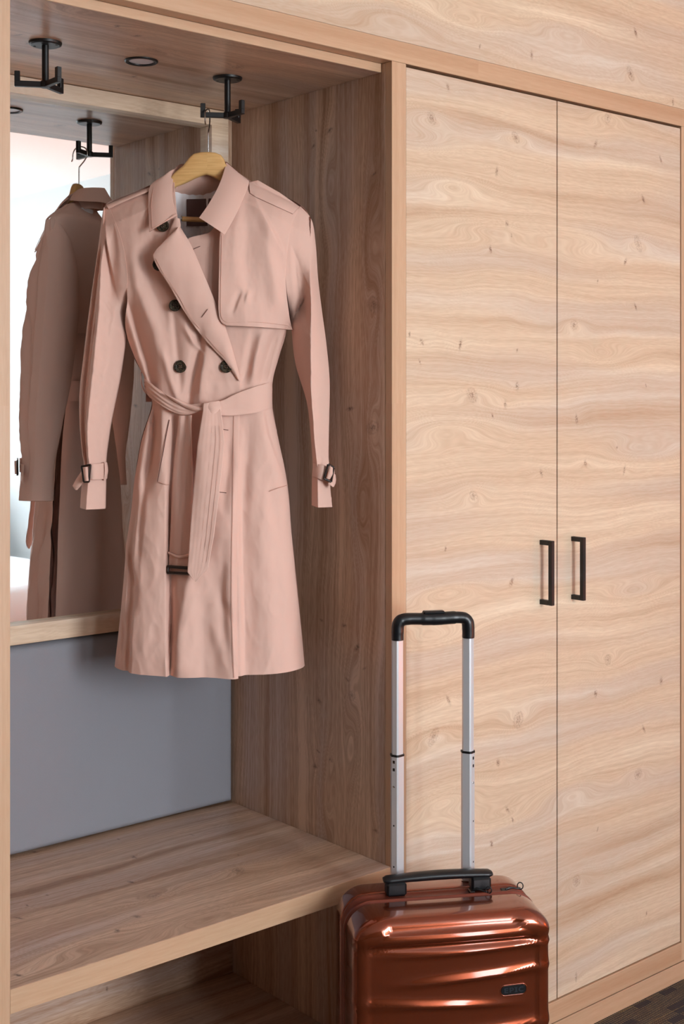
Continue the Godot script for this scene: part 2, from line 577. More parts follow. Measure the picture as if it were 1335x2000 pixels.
# ------------------------------------------------------------------ the room
func build_room() -> void:
	var st := begin()
	box(st, Vector3(-5.6, -0.1, -0.75), Vector3(1.75, 0, 5.15), 0)
	structure("floor", st, M.carpet, "dark patterned carpet with fine ochre lines in front of the wardrobe")
	st = begin()
	box(st, Vector3(-5.6, 2.6, -0.75), Vector3(1.75, 2.7, 5.15), 0)
	structure("ceiling", st, M.white_ceiling, "plain white ceiling of the room seen in the mirror")
	st = begin()
	box(st, Vector3(-5.6, 0, -0.75), Vector3(1.75, 2.6, -0.65), 0)
	structure("wall_back", st, M.white_wall, "white wall behind the built-in wardrobe")
	st = begin()
	box(st, Vector3(1.65, 0, -0.65), Vector3(1.75, 2.6, 5.05), 0)
	structure("wall_right", st, M.white_wall, "pale white side wall that shows in the mirror")
	st = begin()
	box(st, Vector3(-5.6, 0, -0.65), Vector3(-5.5, 2.6, 5.05), 0)
	structure("wall_left", st, M.taupe_wall, "taupe side wall left of the camera")
	# the wall opposite the wardrobe with its window opening
	st = begin()
	var z0 := 5.0
	var z1 := 5.15
	box(st, Vector3(-5.6, 0, z0), Vector3(-1.42, 2.6, z1), 0)
	box(st, Vector3(-0.98, 0, z0), Vector3(-0.6, 2.6, z1), 0)
	box(st, Vector3(-1.42, 0, z0), Vector3(-0.98, 0.8, z1), 0)
	box(st, Vector3(-1.42, 2.55, z0), Vector3(-0.98, 2.6, z1), 0)
	box(st, Vector3(0.6, 0, z0), Vector3(1.75, 2.6, z1), 0)
	box(st, Vector3(-0.6, 0, z0), Vector3(0.6, 0.8, z1), 0)
	box(st, Vector3(-0.6, 2.55, z0), Vector3(0.6, 2.6, z1), 0)
	structure("wall_front", st, M.taupe_wall, "taupe wall opposite the wardrobe with a window opening")
	for w in [["window_1", -0.6, 0.6, "wide white framed window opposite the wardrobe"], ["window_2", -1.42, -0.98, "narrow white framed window left of the wide one"]]:
		st = begin()
		for x in [w[1], w[2] - 0.05]:
			box(st, Vector3(x, 0.8, 5.04), Vector3(x + 0.05, 2.55, 5.1), 0.004)
		for y in [0.8, 2.5]:
			box(st, Vector3(w[1] + 0.05, y, 5.04), Vector3(w[2] - 0.05, y + 0.05, 5.1), 0.004)
		var win := structure(w[0], st, M.white_paint, w[3])
		st = begin()
		box(st, Vector3(w[1] + 0.05, 0.85, 5.065), Vector3(w[2] - 0.05, 2.5, 5.071), 0)
		part("pane", st, M.pane, win)

# ------------------------------------------------------------------ the two-door cabinet
func board(st: SurfaceTool, lo: Vector3, hi: Vector3, called: String, axis: int, bev := 0.0008) -> void:
	box(st, lo, hi, bev, grain(called, axis))

func build_cabinet() -> void:
	var t := thing("two_door_wardrobe", "light wood wardrobe with two tall doors and black bar handles, right of the open niche", "wardrobe", Vector3(0, 0, 0))
	var st := begin()
	board(st, Vector3(0.0, 0.05, -0.02), Vector3(XD0, YR, 0), "edge", 1)
	part("stile", st, W.edge[0], t)
	st = begin()
	board(st, Vector3(XD1, 0.05, -0.02), Vector3(XD1 + 0.042, YR, 0), "edge", 1)
	part("stile", st, W.edge[0], t)
	st = begin()
	board(st, Vector3(XD0, 0.05, -0.02), Vector3(XD1, 0.0965, 0), "edge", 0)
	part("bottom_rail", st, W.edge[0], t)
	st = begin()
	board(st, Vector3(XD0 - 0.03, 0.0, -0.025), Vector3(XD1 + 0.042, 0.045, -0.003), "edge", 0)
	part("plinth", st, W.edge[0], t)
	st = begin()
	board(st, Vector3(0.0, 0.0, -0.6), Vector3(0.018, YR - 0.0002, -0.0205), "side", 1)
	part("side_panel", st, W.side[0], t)
	st = begin()
	board(st, Vector3(XD1 + 0.022, 0.0, -0.6), Vector3(XD1 + 0.042, YR, -0.0205), "side", 1)
	part("side_panel", st, W.side[0], t)
	st = begin()
	box(st, Vector3(0.02, 0.05, -0.6), Vector3(XD1 + 0.02, YR, -0.585), 0)
	part("back_board", st, M.gap, t)
	st = begin()
	box(st, Vector3(0.02, YR, -0.58), Vector3(XD1 + 0.02, YR + 0.018, -0.034), 0)
	part("top_board", st, M.gap, t)
	var d0 := XD0 + 0.002
	var d1 := XG - 0.0018
	for k in 2:
		st = begin()
		board(st, Vector3(d0, 0.0995, -0.022), Vector3(d1, YR - 0.0055, -0.0025), "doors", 0, 0.0007)
		var door := part("door", st, W.doors[0], t)
		var hx := 0.455 if k == 0 else 0.564
		st = begin()
		var y0 := 0.999
		var y1 := 1.1425
		box(st, Vector3(hx - 0.005, y0, 0.0225), Vector3(hx + 0.005, y1, 0.0325), 0.0006)
		box(st, Vector3(hx - 0.005, y0, -0.0025), Vector3(hx + 0.005, y0 + 0.0105, 0.0225), 0.0004)
		box(st, Vector3(hx - 0.005, y1 - 0.0105, -0.0025), Vector3(hx + 0.005, y1, 0.0225), 0.0004)
		part("handle", st, M.black, door, "black square bar handle")
		d0 = XG + 0.0018
		d1 = XD1 - 0.002

# ------------------------------------------------------------------ the open niche
func build_niche() -> void:
	var t := thing("open_coat_niche", "open wood-lined niche with bench shelf, left of the two-door wardrobe", "niche", Vector3(0, 0, 0))
	var st := begin()
	board(st, Vector3(XL - 0.042, 0.0, -0.02), Vector3(XL, YR, 0), "edge", 1)
	part("stile", st, W.edge[0], t)
	st = begin()
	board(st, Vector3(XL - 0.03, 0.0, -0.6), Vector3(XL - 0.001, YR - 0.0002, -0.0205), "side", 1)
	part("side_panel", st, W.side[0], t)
	st = begin()
	board(st, Vector3(XL - 0.042, YR + 0.0003, -0.0325), Vector3(XD1 + 0.042, YR + 0.043, 0), "edge", 0)
	var rail := part("top_rail", st, W.edge[0], self)
	rail.set_meta("label", "plain orange-beige wood rail running above the niche and both doors")
	rail.set_meta("category", "rail")
	st = begin()
	board(st, Vector3(XL - 0.001, YC, -0.6), Vector3(-0.0006, YC + 0.018, -0.0325), "bench", 0)
	part("top_board", st, W.bench[0], t)
	st = begin()
	board(st, Vector3(XL - 0.001, YC + 0.0002, -0.0325), Vector3(-0.0006, YC + 0.018, -0.0315), "edge", 0, 0.0004)
	part("top_edge_band", st, W.edge[0], t)
	st = begin()
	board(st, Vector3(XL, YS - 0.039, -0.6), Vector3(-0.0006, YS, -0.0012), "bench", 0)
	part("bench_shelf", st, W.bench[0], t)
	st = begin()
	board(st, Vector3(XL, YS - 0.0388, -0.0012), Vector3(-0.0006, YS - 0.0002, 0.0), "edge", 0, 0.0004)
	part("bench_edge_band", st, W.edge[0], t)
	st = begin()
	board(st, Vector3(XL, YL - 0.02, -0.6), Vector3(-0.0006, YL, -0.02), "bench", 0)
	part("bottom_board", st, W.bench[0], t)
	st = begin()
	board(st, Vector3(XL, 0.0, -0.024), Vector3(-0.0006, YL - 0.0205, -0.005), "edge", 0)
	part("plinth", st, W.edge[0], t)
	st = begin()
	board(st, Vector3(XL - 0.03, 0.0, -0.62), Vector3(0.0, YR, -0.6), "fascia", 0)
	part("back_panel", st, W.fascia[0], t)
	st = begin()
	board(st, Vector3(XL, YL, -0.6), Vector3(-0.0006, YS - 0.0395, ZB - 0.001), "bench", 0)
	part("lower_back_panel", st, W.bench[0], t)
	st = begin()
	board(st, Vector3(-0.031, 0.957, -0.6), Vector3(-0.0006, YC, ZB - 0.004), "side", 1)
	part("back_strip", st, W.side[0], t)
	# the panel above doors and niche, up to the ceiling
	st = begin()
	board(st, Vector3(XL - 0.042, YR + 0.0435, -0.02), Vector3(XD1 + 0.042, 2.598, -0.0006), "fascia", 0)
	var f := part("fascia_panel", st, W.fascia[0], self)
	f.set_meta("label", "pale horizontal-grain wood panel above the doors and the niche")
	f.set_meta("category", "panel")

func build_mirror() -> void:
	var t := thing("wood_framed_mirror", "wall mirror in a pale wood frame on the back of the niche, reflecting the coat", "mirror", Vector3(0, 0, 0))
	var zf := -0.529
	var x0 := XL + 0.002
	var x1 := -0.0246
	var yb := 0.956
	var yt := YC - 0.001
	var st := begin()
	board(st, Vector3(x0, yb, -0.598), Vector3(x1, 0.9955, zf), "fascia", 0)
	part("frame_rail", st, W.fascia[0], t)
	st = begin()
	board(st, Vector3(x0, 2.083, -0.598), Vector3(x1, yt, zf), "fascia", 0)
	part("frame_rail", st, W.fascia[0], t)
	st = begin()
	board(st, Vector3(x0, 0.9955, -0.598), Vector3(x0 + 0.042, 2.083, zf), "side", 0)
	part("frame_stile", st, W.fascia[0], t)
	st = begin()
	board(st, Vector3(-0.0715, 0.9955, -0.598), Vector3(x1, 2.083, zf), "fascia", 0)
	part("frame_stile", st, W.fascia[0], t)
	st = begin()
	box(st, Vector3(x0 + 0.03, 0.98, -0.560), Vector3(-0.06, 2.095, -0.5523), 0)
	part("mirror_glass", st, M.mirror, t, "clear mirror glass")

func build_cushion() -> void:
	# a thinly padded panel between the bench and the mirror frame
	var x0 := XL + 0.003
	var x1 := -0.0035
	var y0 := YS + 0.002
	var y1 := 0.953
	var P := PackedVector3Array()
	var nu := 90
	var nv := 50
	for j in nv:
		for i in nu:
			var u := 0.5 - 0.5 * cos(PI * i / (nu - 1.0))
			var v := 0.5 - 0.5 * cos(PI * j / (nv - 1.0))
			var x := lerpf(x0, x1, u)
			var y := lerpf(y0, y1, v)
			var d := minf(minf(x - x0, x1 - x), minf(y - y0, y1 - y))
			var r := 0.016
			var e := clampf(d / r, 0.0, 1.0)
			P.append(Vector3(x, y, ZC - 0.03 + 0.03 * sqrt(1.0 - (1.0 - e) * (1.0 - e)) + 0.002 * sin(PI * u) * sin(PI * v)))
	var st := begin()
	grid(st, P, nu, nv)
	box(st, Vector3(x0, y0, -0.597), Vector3(x1, y1, ZC - 0.0295), 0)
	var o := part("padded_wall_panel", st, M.grey_fabric, self)
	o.set_meta("label", "grey upholstered back cushion panel standing on the bench below the mirror")
	o.set_meta("category", "cushion panel")

func build_downlight() -> void:
	var t := thing("recessed_downlight", "round black-rimmed downlight, switched off, set in the niche ceiling between the hooks", "downlight", Vector3(-0.42, YC, -0.266))
	var st := begin()
	lathe(st, Vector3.ZERO, Vector3.DOWN, [Vector2(0.024, -0.002), Vector2(0.0245, 0.0025), Vector2(0.0305, 0.0035), Vector2(0.0325, 0.002), Vector2(0.0325, 0.0)], 48)
	part("rim", st, M.black, t)
	st = begin()
	lathe(st, Vector3.ZERO, Vector3.DOWN, [Vector2(0.0, 0.0016), Vector2(0.015, 0.0014), Vector2(0.0244, 0.0008)], 40)
	part("lens", st, M.lens, t)

func build_hook(called: String, at: Vector3, label: String) -> void:
	var t := thing(called.replace("double_", ""), label, "coat hook", at, 0.7056, "ceiling coat hooks")
	# own axes: x to the right as the camera sees it, z towards it
	t.rotation.y = -0.7056
	var st := begin()
	lathe(st, Vector3.ZERO, Vector3.DOWN, [Vector2(0.0, 0.006), Vector2(0.026, 0.006), Vector2(0.0295, 0.0042), Vector2(0.0305, 0.0005), Vector2(0.0305, 0.0)], 48)
	part("ceiling_plate", st, M.black, t)
	for s in [-1, 1]:
		st = begin()
		lathe(st, Vector3(0.021 * s, -0.0058, 0.004 * s), Vector3.DOWN, [Vector2(0.0, 0.0012), Vector2(0.0022, 0.001), Vector2(0.003, 0.0)], 14)
		part("screw", st, M.black, t)
	st = begin()
	lathe(st, Vector3(0, -0.005, 0), Vector3.DOWN, [Vector2(0.0064, 0.0), Vector2(0.0064, 0.073)], 24)
	part("stem", st, M.black, t)
	var yb := -0.0835
	for k in 3:
		var ang: float = [PI + 0.17, -PI / 3.0 + 0.17, PI / 3.0 + 0.17][k]          # to the left, near right, far right
		var arm := begin()
		box(arm, Vector3(0.0, yb, -0.0045), Vector3(0.0555, yb + 0.0105, 0.0045), 0.0008)
		box(arm, Vector3(0.0455, yb + 0.0095, -0.0045), Vector3(0.0555, yb + 0.0285, 0.0045), 0.0008)
		var o := part("arm", arm, M.black, t)
		o.rotation.y = ang
	st = begin()
	lathe(st, Vector3(0, yb + 0.0112, 0), Vector3.DOWN, [Vector2(0.0, -0.001), Vector2(0.0085, -0.0006), Vector2(0.0095, 0.002), Vector2(0.0095, 0.0105), Vector2(0.0085, 0.0115), Vector2(0.0, 0.0118)], 24)
	part("hub", st, M.black, t)

# ------------------------------------------------------------------ hanger and coat (own axes: x along the shoulders, y up, z to the front of the coat)
const COAT_AT := Vector3(-0.243, 0.0, -0.293)
const COAT_TURN := -0.73304

func curve2(p: Array) -> PackedVector2Array:
	var out := PackedVector2Array()
	for k in range(0, p.size(), 2):
		out.append(Vector2(p[k], p[k + 1]))
	return out

func smooth_path(p: Array, each := 6) -> PackedVector3Array:
	var q := []
	for k in range(0, p.size(), 3):
		q.append(Vector3(p[k], p[k + 1], p[k + 2]))
	var out := PackedVector3Array()
	for k in q.size() - 1:
		for i in each:
			out.append(q[k].cubic_interpolate(q[k + 1], q[maxi(k - 1, 0)], q[mini(k + 2, q.size() - 1)], float(i) / each))
	out.append(q[-1])
	return out

func build_hanger() -> void:
	var t := thing("wooden_coat_hanger", "pale wooden coat hanger with a steel hook inside the neck of the coat", "hanger", COAT_AT, COAT_TURN)
	# body: outline swept with a forward bow, thicker at the shoulders
	var top := curve2([-0.1773, 1.8411, -0.1526, 1.8511, -0.1246, 1.866, -0.0915, 1.8966, -0.0675, 1.9242, -0.0498, 1.9379, -0.0371, 1.9546, -0.0276, 1.9619, -0.0139, 1.9645, 0.0008, 1.965, 0.0156, 1.9633, 0.0272, 1.9585, 0.0335, 1.9501, 0.0368, 1.9398, 0.0486, 1.9268, 0.068, 1.9094, 0.1003, 1.8807, 0.1325, 1.8563, 0.1599, 1.8348])
	var low := curve2([-0.1757, 1.8253, -0.1506, 1.8329, -0.1221, 1.8451, -0.0886, 1.8709, -0.0649, 1.8942, -0.0477, 1.9, -0.0355, 1.9055, -0.0263, 1.91, -0.013, 1.915, -0.0016, 1.9178, 0.0102, 1.9132, 0.021, 1.9075, 0.0318, 1.9019, 0.0392, 1.8965, 0.0509, 1.8899, 0.07, 1.8791, 0.1021, 1.8548, 0.1335, 1.8357, 0.1605, 1.819])
	var P := PackedVector3Array()
	var ring := 16
	var n := top.size()
	for k in n:
		var mid := (top[k] + low[k]) / 2.0
		var hh := top[k].distance_to(low[k]) / 2.0
		var bow := 0.012 - 0.9 * pow(absf(mid.x), 2.0)
		var thick := 0.0085 + 0.05 * maxf(0.0, absf(mid.x) - 0.08)
		var dir := (top[k] - low[k]).normalized()
		for i in ring:
			var a := TAU * i / ring
			var ca := signf(cos(a)) * pow(absf(cos(a)), 0.55)
			var sa := signf(sin(a)) * pow(absf(sin(a)), 0.55)
			P.append(Vector3(mid.x + dir.x * hh * sa, mid.y + dir.y * hh * sa, bow + thick * ca))
	var st := begin()
	grid(st, P, ring, n, true)
	part("hanger_body", st, M.hanger, t)
	st = begin()
	var bar := PackedVector3Array()
	var pa := [-0.0505, 1.8259, 0.026]
	var pb := [0.1457, 1.8208, -0.008]
	bar.append(Vector3(pa[0], pa[1], pa[2])); bar.append(Vector3(pb[0], pb[1], pb[2]))
	tube(st, bar, PackedFloat32Array([0.0052]), 14)
	part("trouser_bar", st, M.hanger, t)
	st = begin()
	var eye := PackedVector3Array()
	for k in 15:
		var a := TAU * k / 14.0
		eye.append(Vector3(pa[0] - 0.001, pa[1] + 0.001 + 0.0055 * cos(a), pa[2] + 0.0055 * sin(a)))
	tube(st, eye, PackedFloat32Array([0.0008]), 6, false)
	part("bar_eyelet", st, M.steel, t)
	# the wire hook lies in the plane of sight: it runs over the arm of the ceiling hook
	st = begin()
	var w := []
	var d := Vector3(0.02, 0, -1.0)          # away from the front of the coat
	var line := [[-0.003, 1.955], [-0.003, 2.000], [0.000, 2.008], [0.010, 2.020], [0.017, 2.034], [0.014, 2.048], [0.002, 2.0535], [-0.010, 2.048], [-0.016, 2.036], [-0.017, 2.024], [-0.020, 2.018]]
	for q in line:
		var p: Vector3 = Vector3(0.001, q[1], 0.012) + d * (q[0] + 0.004)
		w.append_array([p.x - 0.0045 * clampf((q[1] - 2.0) * 40.0, 0, 1) * (1.0 if q[0] < 0.0 else 0.0), p.y, p.z])
	tube(st, smooth_path(w, 6), PackedFloat32Array([0.00155]), 10)
	part("wire_hook", st, M.steel, t)

# --- coat geometry tables, filled from outlines (height, offset) measured on the coat
const H0 := 0.86
const H1 := 2.06
const HN := 600
var t_left := PackedFloat32Array()
var t_right := PackedFloat32Array()
var t_deep := PackedFloat32Array()
var shoulder := PackedVector2Array()
var folds := []
var crumple: FastNoiseLite

func table(p: PackedVector2Array, by_y := true) -> PackedFloat32Array:
	var out := PackedFloat32Array()
	out.resize(HN + 1)
	for k in HN + 1:
		var y := H0 + (H1 - H0) * k / HN
		var v := p[0].x if y >= p[0].y else p[p.size() - 1].x
		for i in p.size() - 1:
			if y <= p[i].y and y >= p[i + 1].y:
				v = lerpf(p[i].x, p[i + 1].x, (p[i].y - y) / maxf(1e-6, p[i].y - p[i + 1].y))
				break
		out[k] = v
	return out

func look(t: PackedFloat32Array, y: float) -> float:
	var f := clampf((y - H0) / (H1 - H0) * HN, 0.0, HN - 0.001)
	var i := int(f)
	return lerpf(t[i], t[i + 1], f - i)

# one fold: its line from the top down, height, reach to the left and to the right, fade length at the ends
func fold(p: Array, high: float, wl: float, wr: float, fade := 0.05) -> void:
	var line := curve2(p)
	folds.append([table(line), line[0].y, line[line.size() - 1].y, high, wl, wr, fade])

func front(a: float, b: float, share := 1.0) -> float:
	var l := look(t_left, b)
	var r := look(t_right, b)
	var s := (a - (l + r) / 2.0) / ((r - l) / 2.0)
	var e := sqrt(maxf(0.0, 1.0 - pow(absf(s), 2.7)))
	var sh := 9.0
	for k in shoulder.size() - 1:
		if a >= shoulder[k].x and a <= shoulder[k + 1].x:
			sh = lerpf(shoulder[k].y, shoulder[k + 1].y, (a - shoulder[k].x) / maxf(1e-6, shoulder[k + 1].x - shoulder[k].x))
			break
	var c := look(t_deep, b) * e * sqrt(clampf((sh - b) / 0.05, 0.0, 1.0))
	var keep := clampf(e * 2.2, 0.0, 1.0) * clampf((sh - b) / 0.03, 0.0, 1.0)
	var add := 0.0
	for f in folds:
		if b > f[1] + f[6] or b < f[2] - f[6]:
			continue
		var d := a - look(f[0], b)
		var wd: float = f[4] if d < 0.0 else f[5]
		if absf(d) > wd * 2.6:
			continue
		var g := exp(-(d * d) / (wd * wd))
		if b > f[1] - f[6]:
			g *= smoothstep(f[1] + f[6], f[1] - f[6], b)
		if b < f[2] + f[6]:
			g *= smoothstep(f[2] - f[6], f[2] + f[6], b)
		add += f[3] * g
	add += 0.0026 * crumple.get_noise_2d(a * 15.0, b * 4.0) + 0.0005 * crumple.get_noise_2d(a * 48.0 + 9.0, b * 22.0)
	add += 0.0030 * (0.3 - absf(crumple.get_noise_2d(a * 13.0 + b * 5.0 + 31.0, b * 7.0 - a * 9.0))) * smoothstep(1.75, 1.15, b)
	return c + add * keep * share

func resample(L: PackedVector3Array, R: PackedVector3Array, step: float, round_: bool) -> Array:
	var rows := []
	var n := L.size()
	for k in n - 1:
		var cnt := maxi(1, int(ceil(maxf(L[k].distance_to(L[k + 1]), R[k].distance_to(R[k + 1])) / step)))
		for i in cnt + (1 if k == n - 2 else 0):
			var t := float(i) / cnt
			if round_:
				rows.append([L[k].cubic_interpolate(L[k + 1], L[maxi(k - 1, 0)], L[mini(k + 2, n - 1)], t), R[k].cubic_interpolate(R[k + 1], R[maxi(k - 1, 0)], R[mini(k + 2, n - 1)], t)])
			else:
				rows.append([L[k].lerp(L[k + 1], t), R[k].lerp(R[k + 1], t)])
	return rows

# a piece of cloth between a left and a right edge, each a list of (x, y, depth). riding: depth counts from the front of the coat.
# spread: -1 denser on the left, 1 denser on the right, 2 on both; lift: an extra bulge in the middle; thick: the cloth's thickness
func cloth_piece(called: String, parent: Node3D, mat: Material, l: Array, r: Array, nu: int, step: float, riding: bool, thick: float, spread := 0, lift := 0.0, round_ := true, bend := no_bend, fold_share := 1.0) -> MeshInstance3D:
	var L := PackedVector3Array()
	var R := PackedVector3Array()
	for k in range(0, l.size(), 3):
		L.append(Vector3(l[k], l[k + 1], l[k + 2]))
		R.append(Vector3(r[k], r[k + 1], r[k + 2]))
	var rows := resample(L, R, step, round_)
	var nv := rows.size()
	var P := PackedVector3Array()
	for j in nv:
		for i in nu:
			var u := i / (nu - 1.0)
			if spread == -1:
				u = u * u * 0.65 + u * 0.35
			elif spread == 1:
				u = 1.0 - ((1.0 - u) * (1.0 - u) * 0.65 + (1.0 - u) * 0.35)
			elif spread == 2:
				u = lerpf(u, 0.5 - 0.5 * cos(PI * u), 0.7)
			var p: Vector3 = rows[j][0].lerp(rows[j][1], u)
			p.z += lift * sin(PI * u)
			if riding:
				p.z += front(p.x, p.y, fold_share)
			p.z += bend.call(u, j / (nv - 1.0), p)
			P.append(p)
	var st := begin()
	solid_sheet(st, P, nu, nv, thick)
	return part(called, st, mat, parent)

func no_bend(_u: float, _v: float, _p: Vector3) -> float:
	return 0.0

func solid_sheet(st: SurfaceTool, P: PackedVector3Array, nu: int, nv: int, thick: float) -> void:
	# front, back and rim as one closed skin, so that the rim looks turned over
	var Q := PackedVector3Array()
	var cols := nu * 2 + 2
	for j in nv:
		for i in nu:
			Q.append(P[j * nu + i])
		var e := P[j * nu + nu - 1]
		Q.append(e + Vector3(0.0004, 0, -thick * 0.5))
		for i in nu:
			Q.append(P[j * nu + nu - 1 - i] + Vector3(0, 0, -thick))
		Q.append(P[j * nu] + Vector3(-0.0004, 0, -thick * 0.5))
	grid(st, Q, cols, nv, true, true)
	for j in [0, nv - 1]:
		for i in nu - 1:
			var a := P[j * nu + i]
			var b := P[j * nu + i + 1]
			var n := Vector3(0, 1 if j == 0 else -1, 0)
			quad(st, a, b, b + Vector3(0, 0, -thick), a + Vector3(0, 0, -thick), n, no_uv)

# a sleeve: left and right outline, depth of its axis, half depth, and a crease at share "ridge" of the width
func sleeve(called: String, parent: Node3D, l: Array, r: Array, mid: Array, half: Array, ridge: Array, pleats: Array, join_until: float, crease: float, inward: float, cap: float) -> MeshInstance3D:
	var L := PackedVector3Array()
	var R := PackedVector3Array()
	for k in range(0, l.size(), 2):
		L.append(Vector3(l[k], l[k + 1], k * 0.0001))
		R.append(Vector3(r[k], r[k + 1], k * 0.0001))
	var rows := resample(L, R, 0.004, true)
	var nv := rows.size()
	var nf := 64
	var nb := 22
	var P := PackedVector3Array()
	for j in nv:
		var a: Vector3 = rows[j][0]
		var b: Vector3 = rows[j][1]
		var k := clampf(a.z * 5000.0, 0, mid.size() - 1.001)
		var ki := int(k)
		var kf := k - ki
		var cm := lerpf(mid[ki], mid[ki + 1], kf)
		var ch := lerpf(half[ki], half[ki + 1], kf)
		var rg := lerpf(ridge[ki], ridge[ki + 1], kf)
		var join := smoothstep(join_until, join_until + 0.075, a.y)
		for i in nf:
			var u := i / (nf - 1.0)
			u = lerpf(u, 0.5 - 0.5 * cos(PI * u), 0.75)
			var s := 2.0 * u - 1.0
			var e := sqrt(maxf(0.0, 1.0 - s * s))
			var tent := (u / maxf(rg, 0.01)) if u < rg else ((1.0 - u) / maxf(1.0 - rg, 0.01))
			var p := a.lerp(b, u)
			var z := cm + ch * lerpf(e, minf(tent * 1.05, e * 1.3), crease)
			for f in pleats:
				var d: float = u - lerpf(f[0], f[1], j / (nv - 1.0))
				var wd: float = f[3] if d < 0.0 else f[4]
				var v := j / (nv - 1.0)
				z += f[2] * exp(-(d * d) / (wd * wd)) * smoothstep(f[5], f[5] + 0.12, v) * (1.0 - smoothstep(f[6] - 0.12, f[6], v)) * minf(1.0, e * 2.0)
			z += (0.0020 * crumple.get_noise_2d(p.x * 30.0 + 40.0, p.y * 7.0) + 0.0012 * crumple.get_noise_2d(p.x * 60.0, p.y * 40.0)) * minf(1.0, e * 2.0)
			var inner := u if inward > 0.0 else 1.0 - u
			var share := maxf(smoothstep(cap, cap + 0.075, a.y), join * smoothstep(0.25, 0.85, inner))
			if share > 0.0:
				z = lerpf(z, front(p.x, p.y) + 0.001, share)
			P.append(Vector3(p.x, p.y, z))
		for i in nb:
			var u := 1.0 - (i + 1.0) / (nb + 1.0)
			var s := 2.0 * u - 1.0
			var p := a.lerp(b, u)
			P.append(Vector3(p.x, p.y, cm - ch * sqrt(1.0 - s * s)))
	var st := begin()
	grid(st, P, nf + nb, nv, true, true)
	# turned-in cuff
	var C := PackedVector3Array()
	var last := nv - 1
	for step in [[0.0, 1.0], [-0.001, 0.96], [0.02, 0.93]]:
		for i in nf + nb:
			var p := P[last * (nf + nb) + i]
			var m := (P[last * (nf + nb)] + P[last * (nf + nb) + nf - 1]) / 2.0
			C.append(Vector3(m.x + (p.x - m.x) * step[1], p.y + step[0], m.z + (p.z - m.z) * step[1]))
	grid(st, C, nf + nb, 3, true, true)
	return part(called, st, M.gabardine, parent)

func coat_button(parent: Node3D, p: Vector3, r: float) -> void:
	var st := begin()
	var ax := Vector3(0.05, 0.02, 1.0).normalized()
	lathe(st, p, ax, [Vector2(0.0, 0.0030), Vector2(r * 0.55, 0.0030), Vector2(r * 0.68, 0.0042), Vector2(r * 0.86, 0.0046), Vector2(r, 0.0030), Vector2(r, 0.0008), Vector2(r * 0.8, -0.003)], 36)
	var b := part("button", st, M.horn, parent, "dark mottled horn button")
	st = begin()
	for s in [Vector2(-1, -1), Vector2(1, -1), Vector2(1, 1), Vector2(-1, 1)]:
		lathe(st, p + Vector3(s.x * 0.0021, s.y * 0.0021, 0.0031), ax, [Vector2(0.0, 0.0005), Vector2(0.0009, 0.0004), Vector2(0.0012, 0.0)], 10)
	part("button_thread", st, M.thread, b)

func stitch_line(called: String, parent: Node3D, p: Array, off: float, r: float, mat: Material, riding := true) -> void:
	var path := smooth_path(p, 8)
	for k in path.size():
		if riding:
			path[k].z += front(path[k].x, path[k].y) + off
	var st := begin()
	tube(st, path, PackedFloat32Array([r]), 6)
	part(called, st, mat, parent)

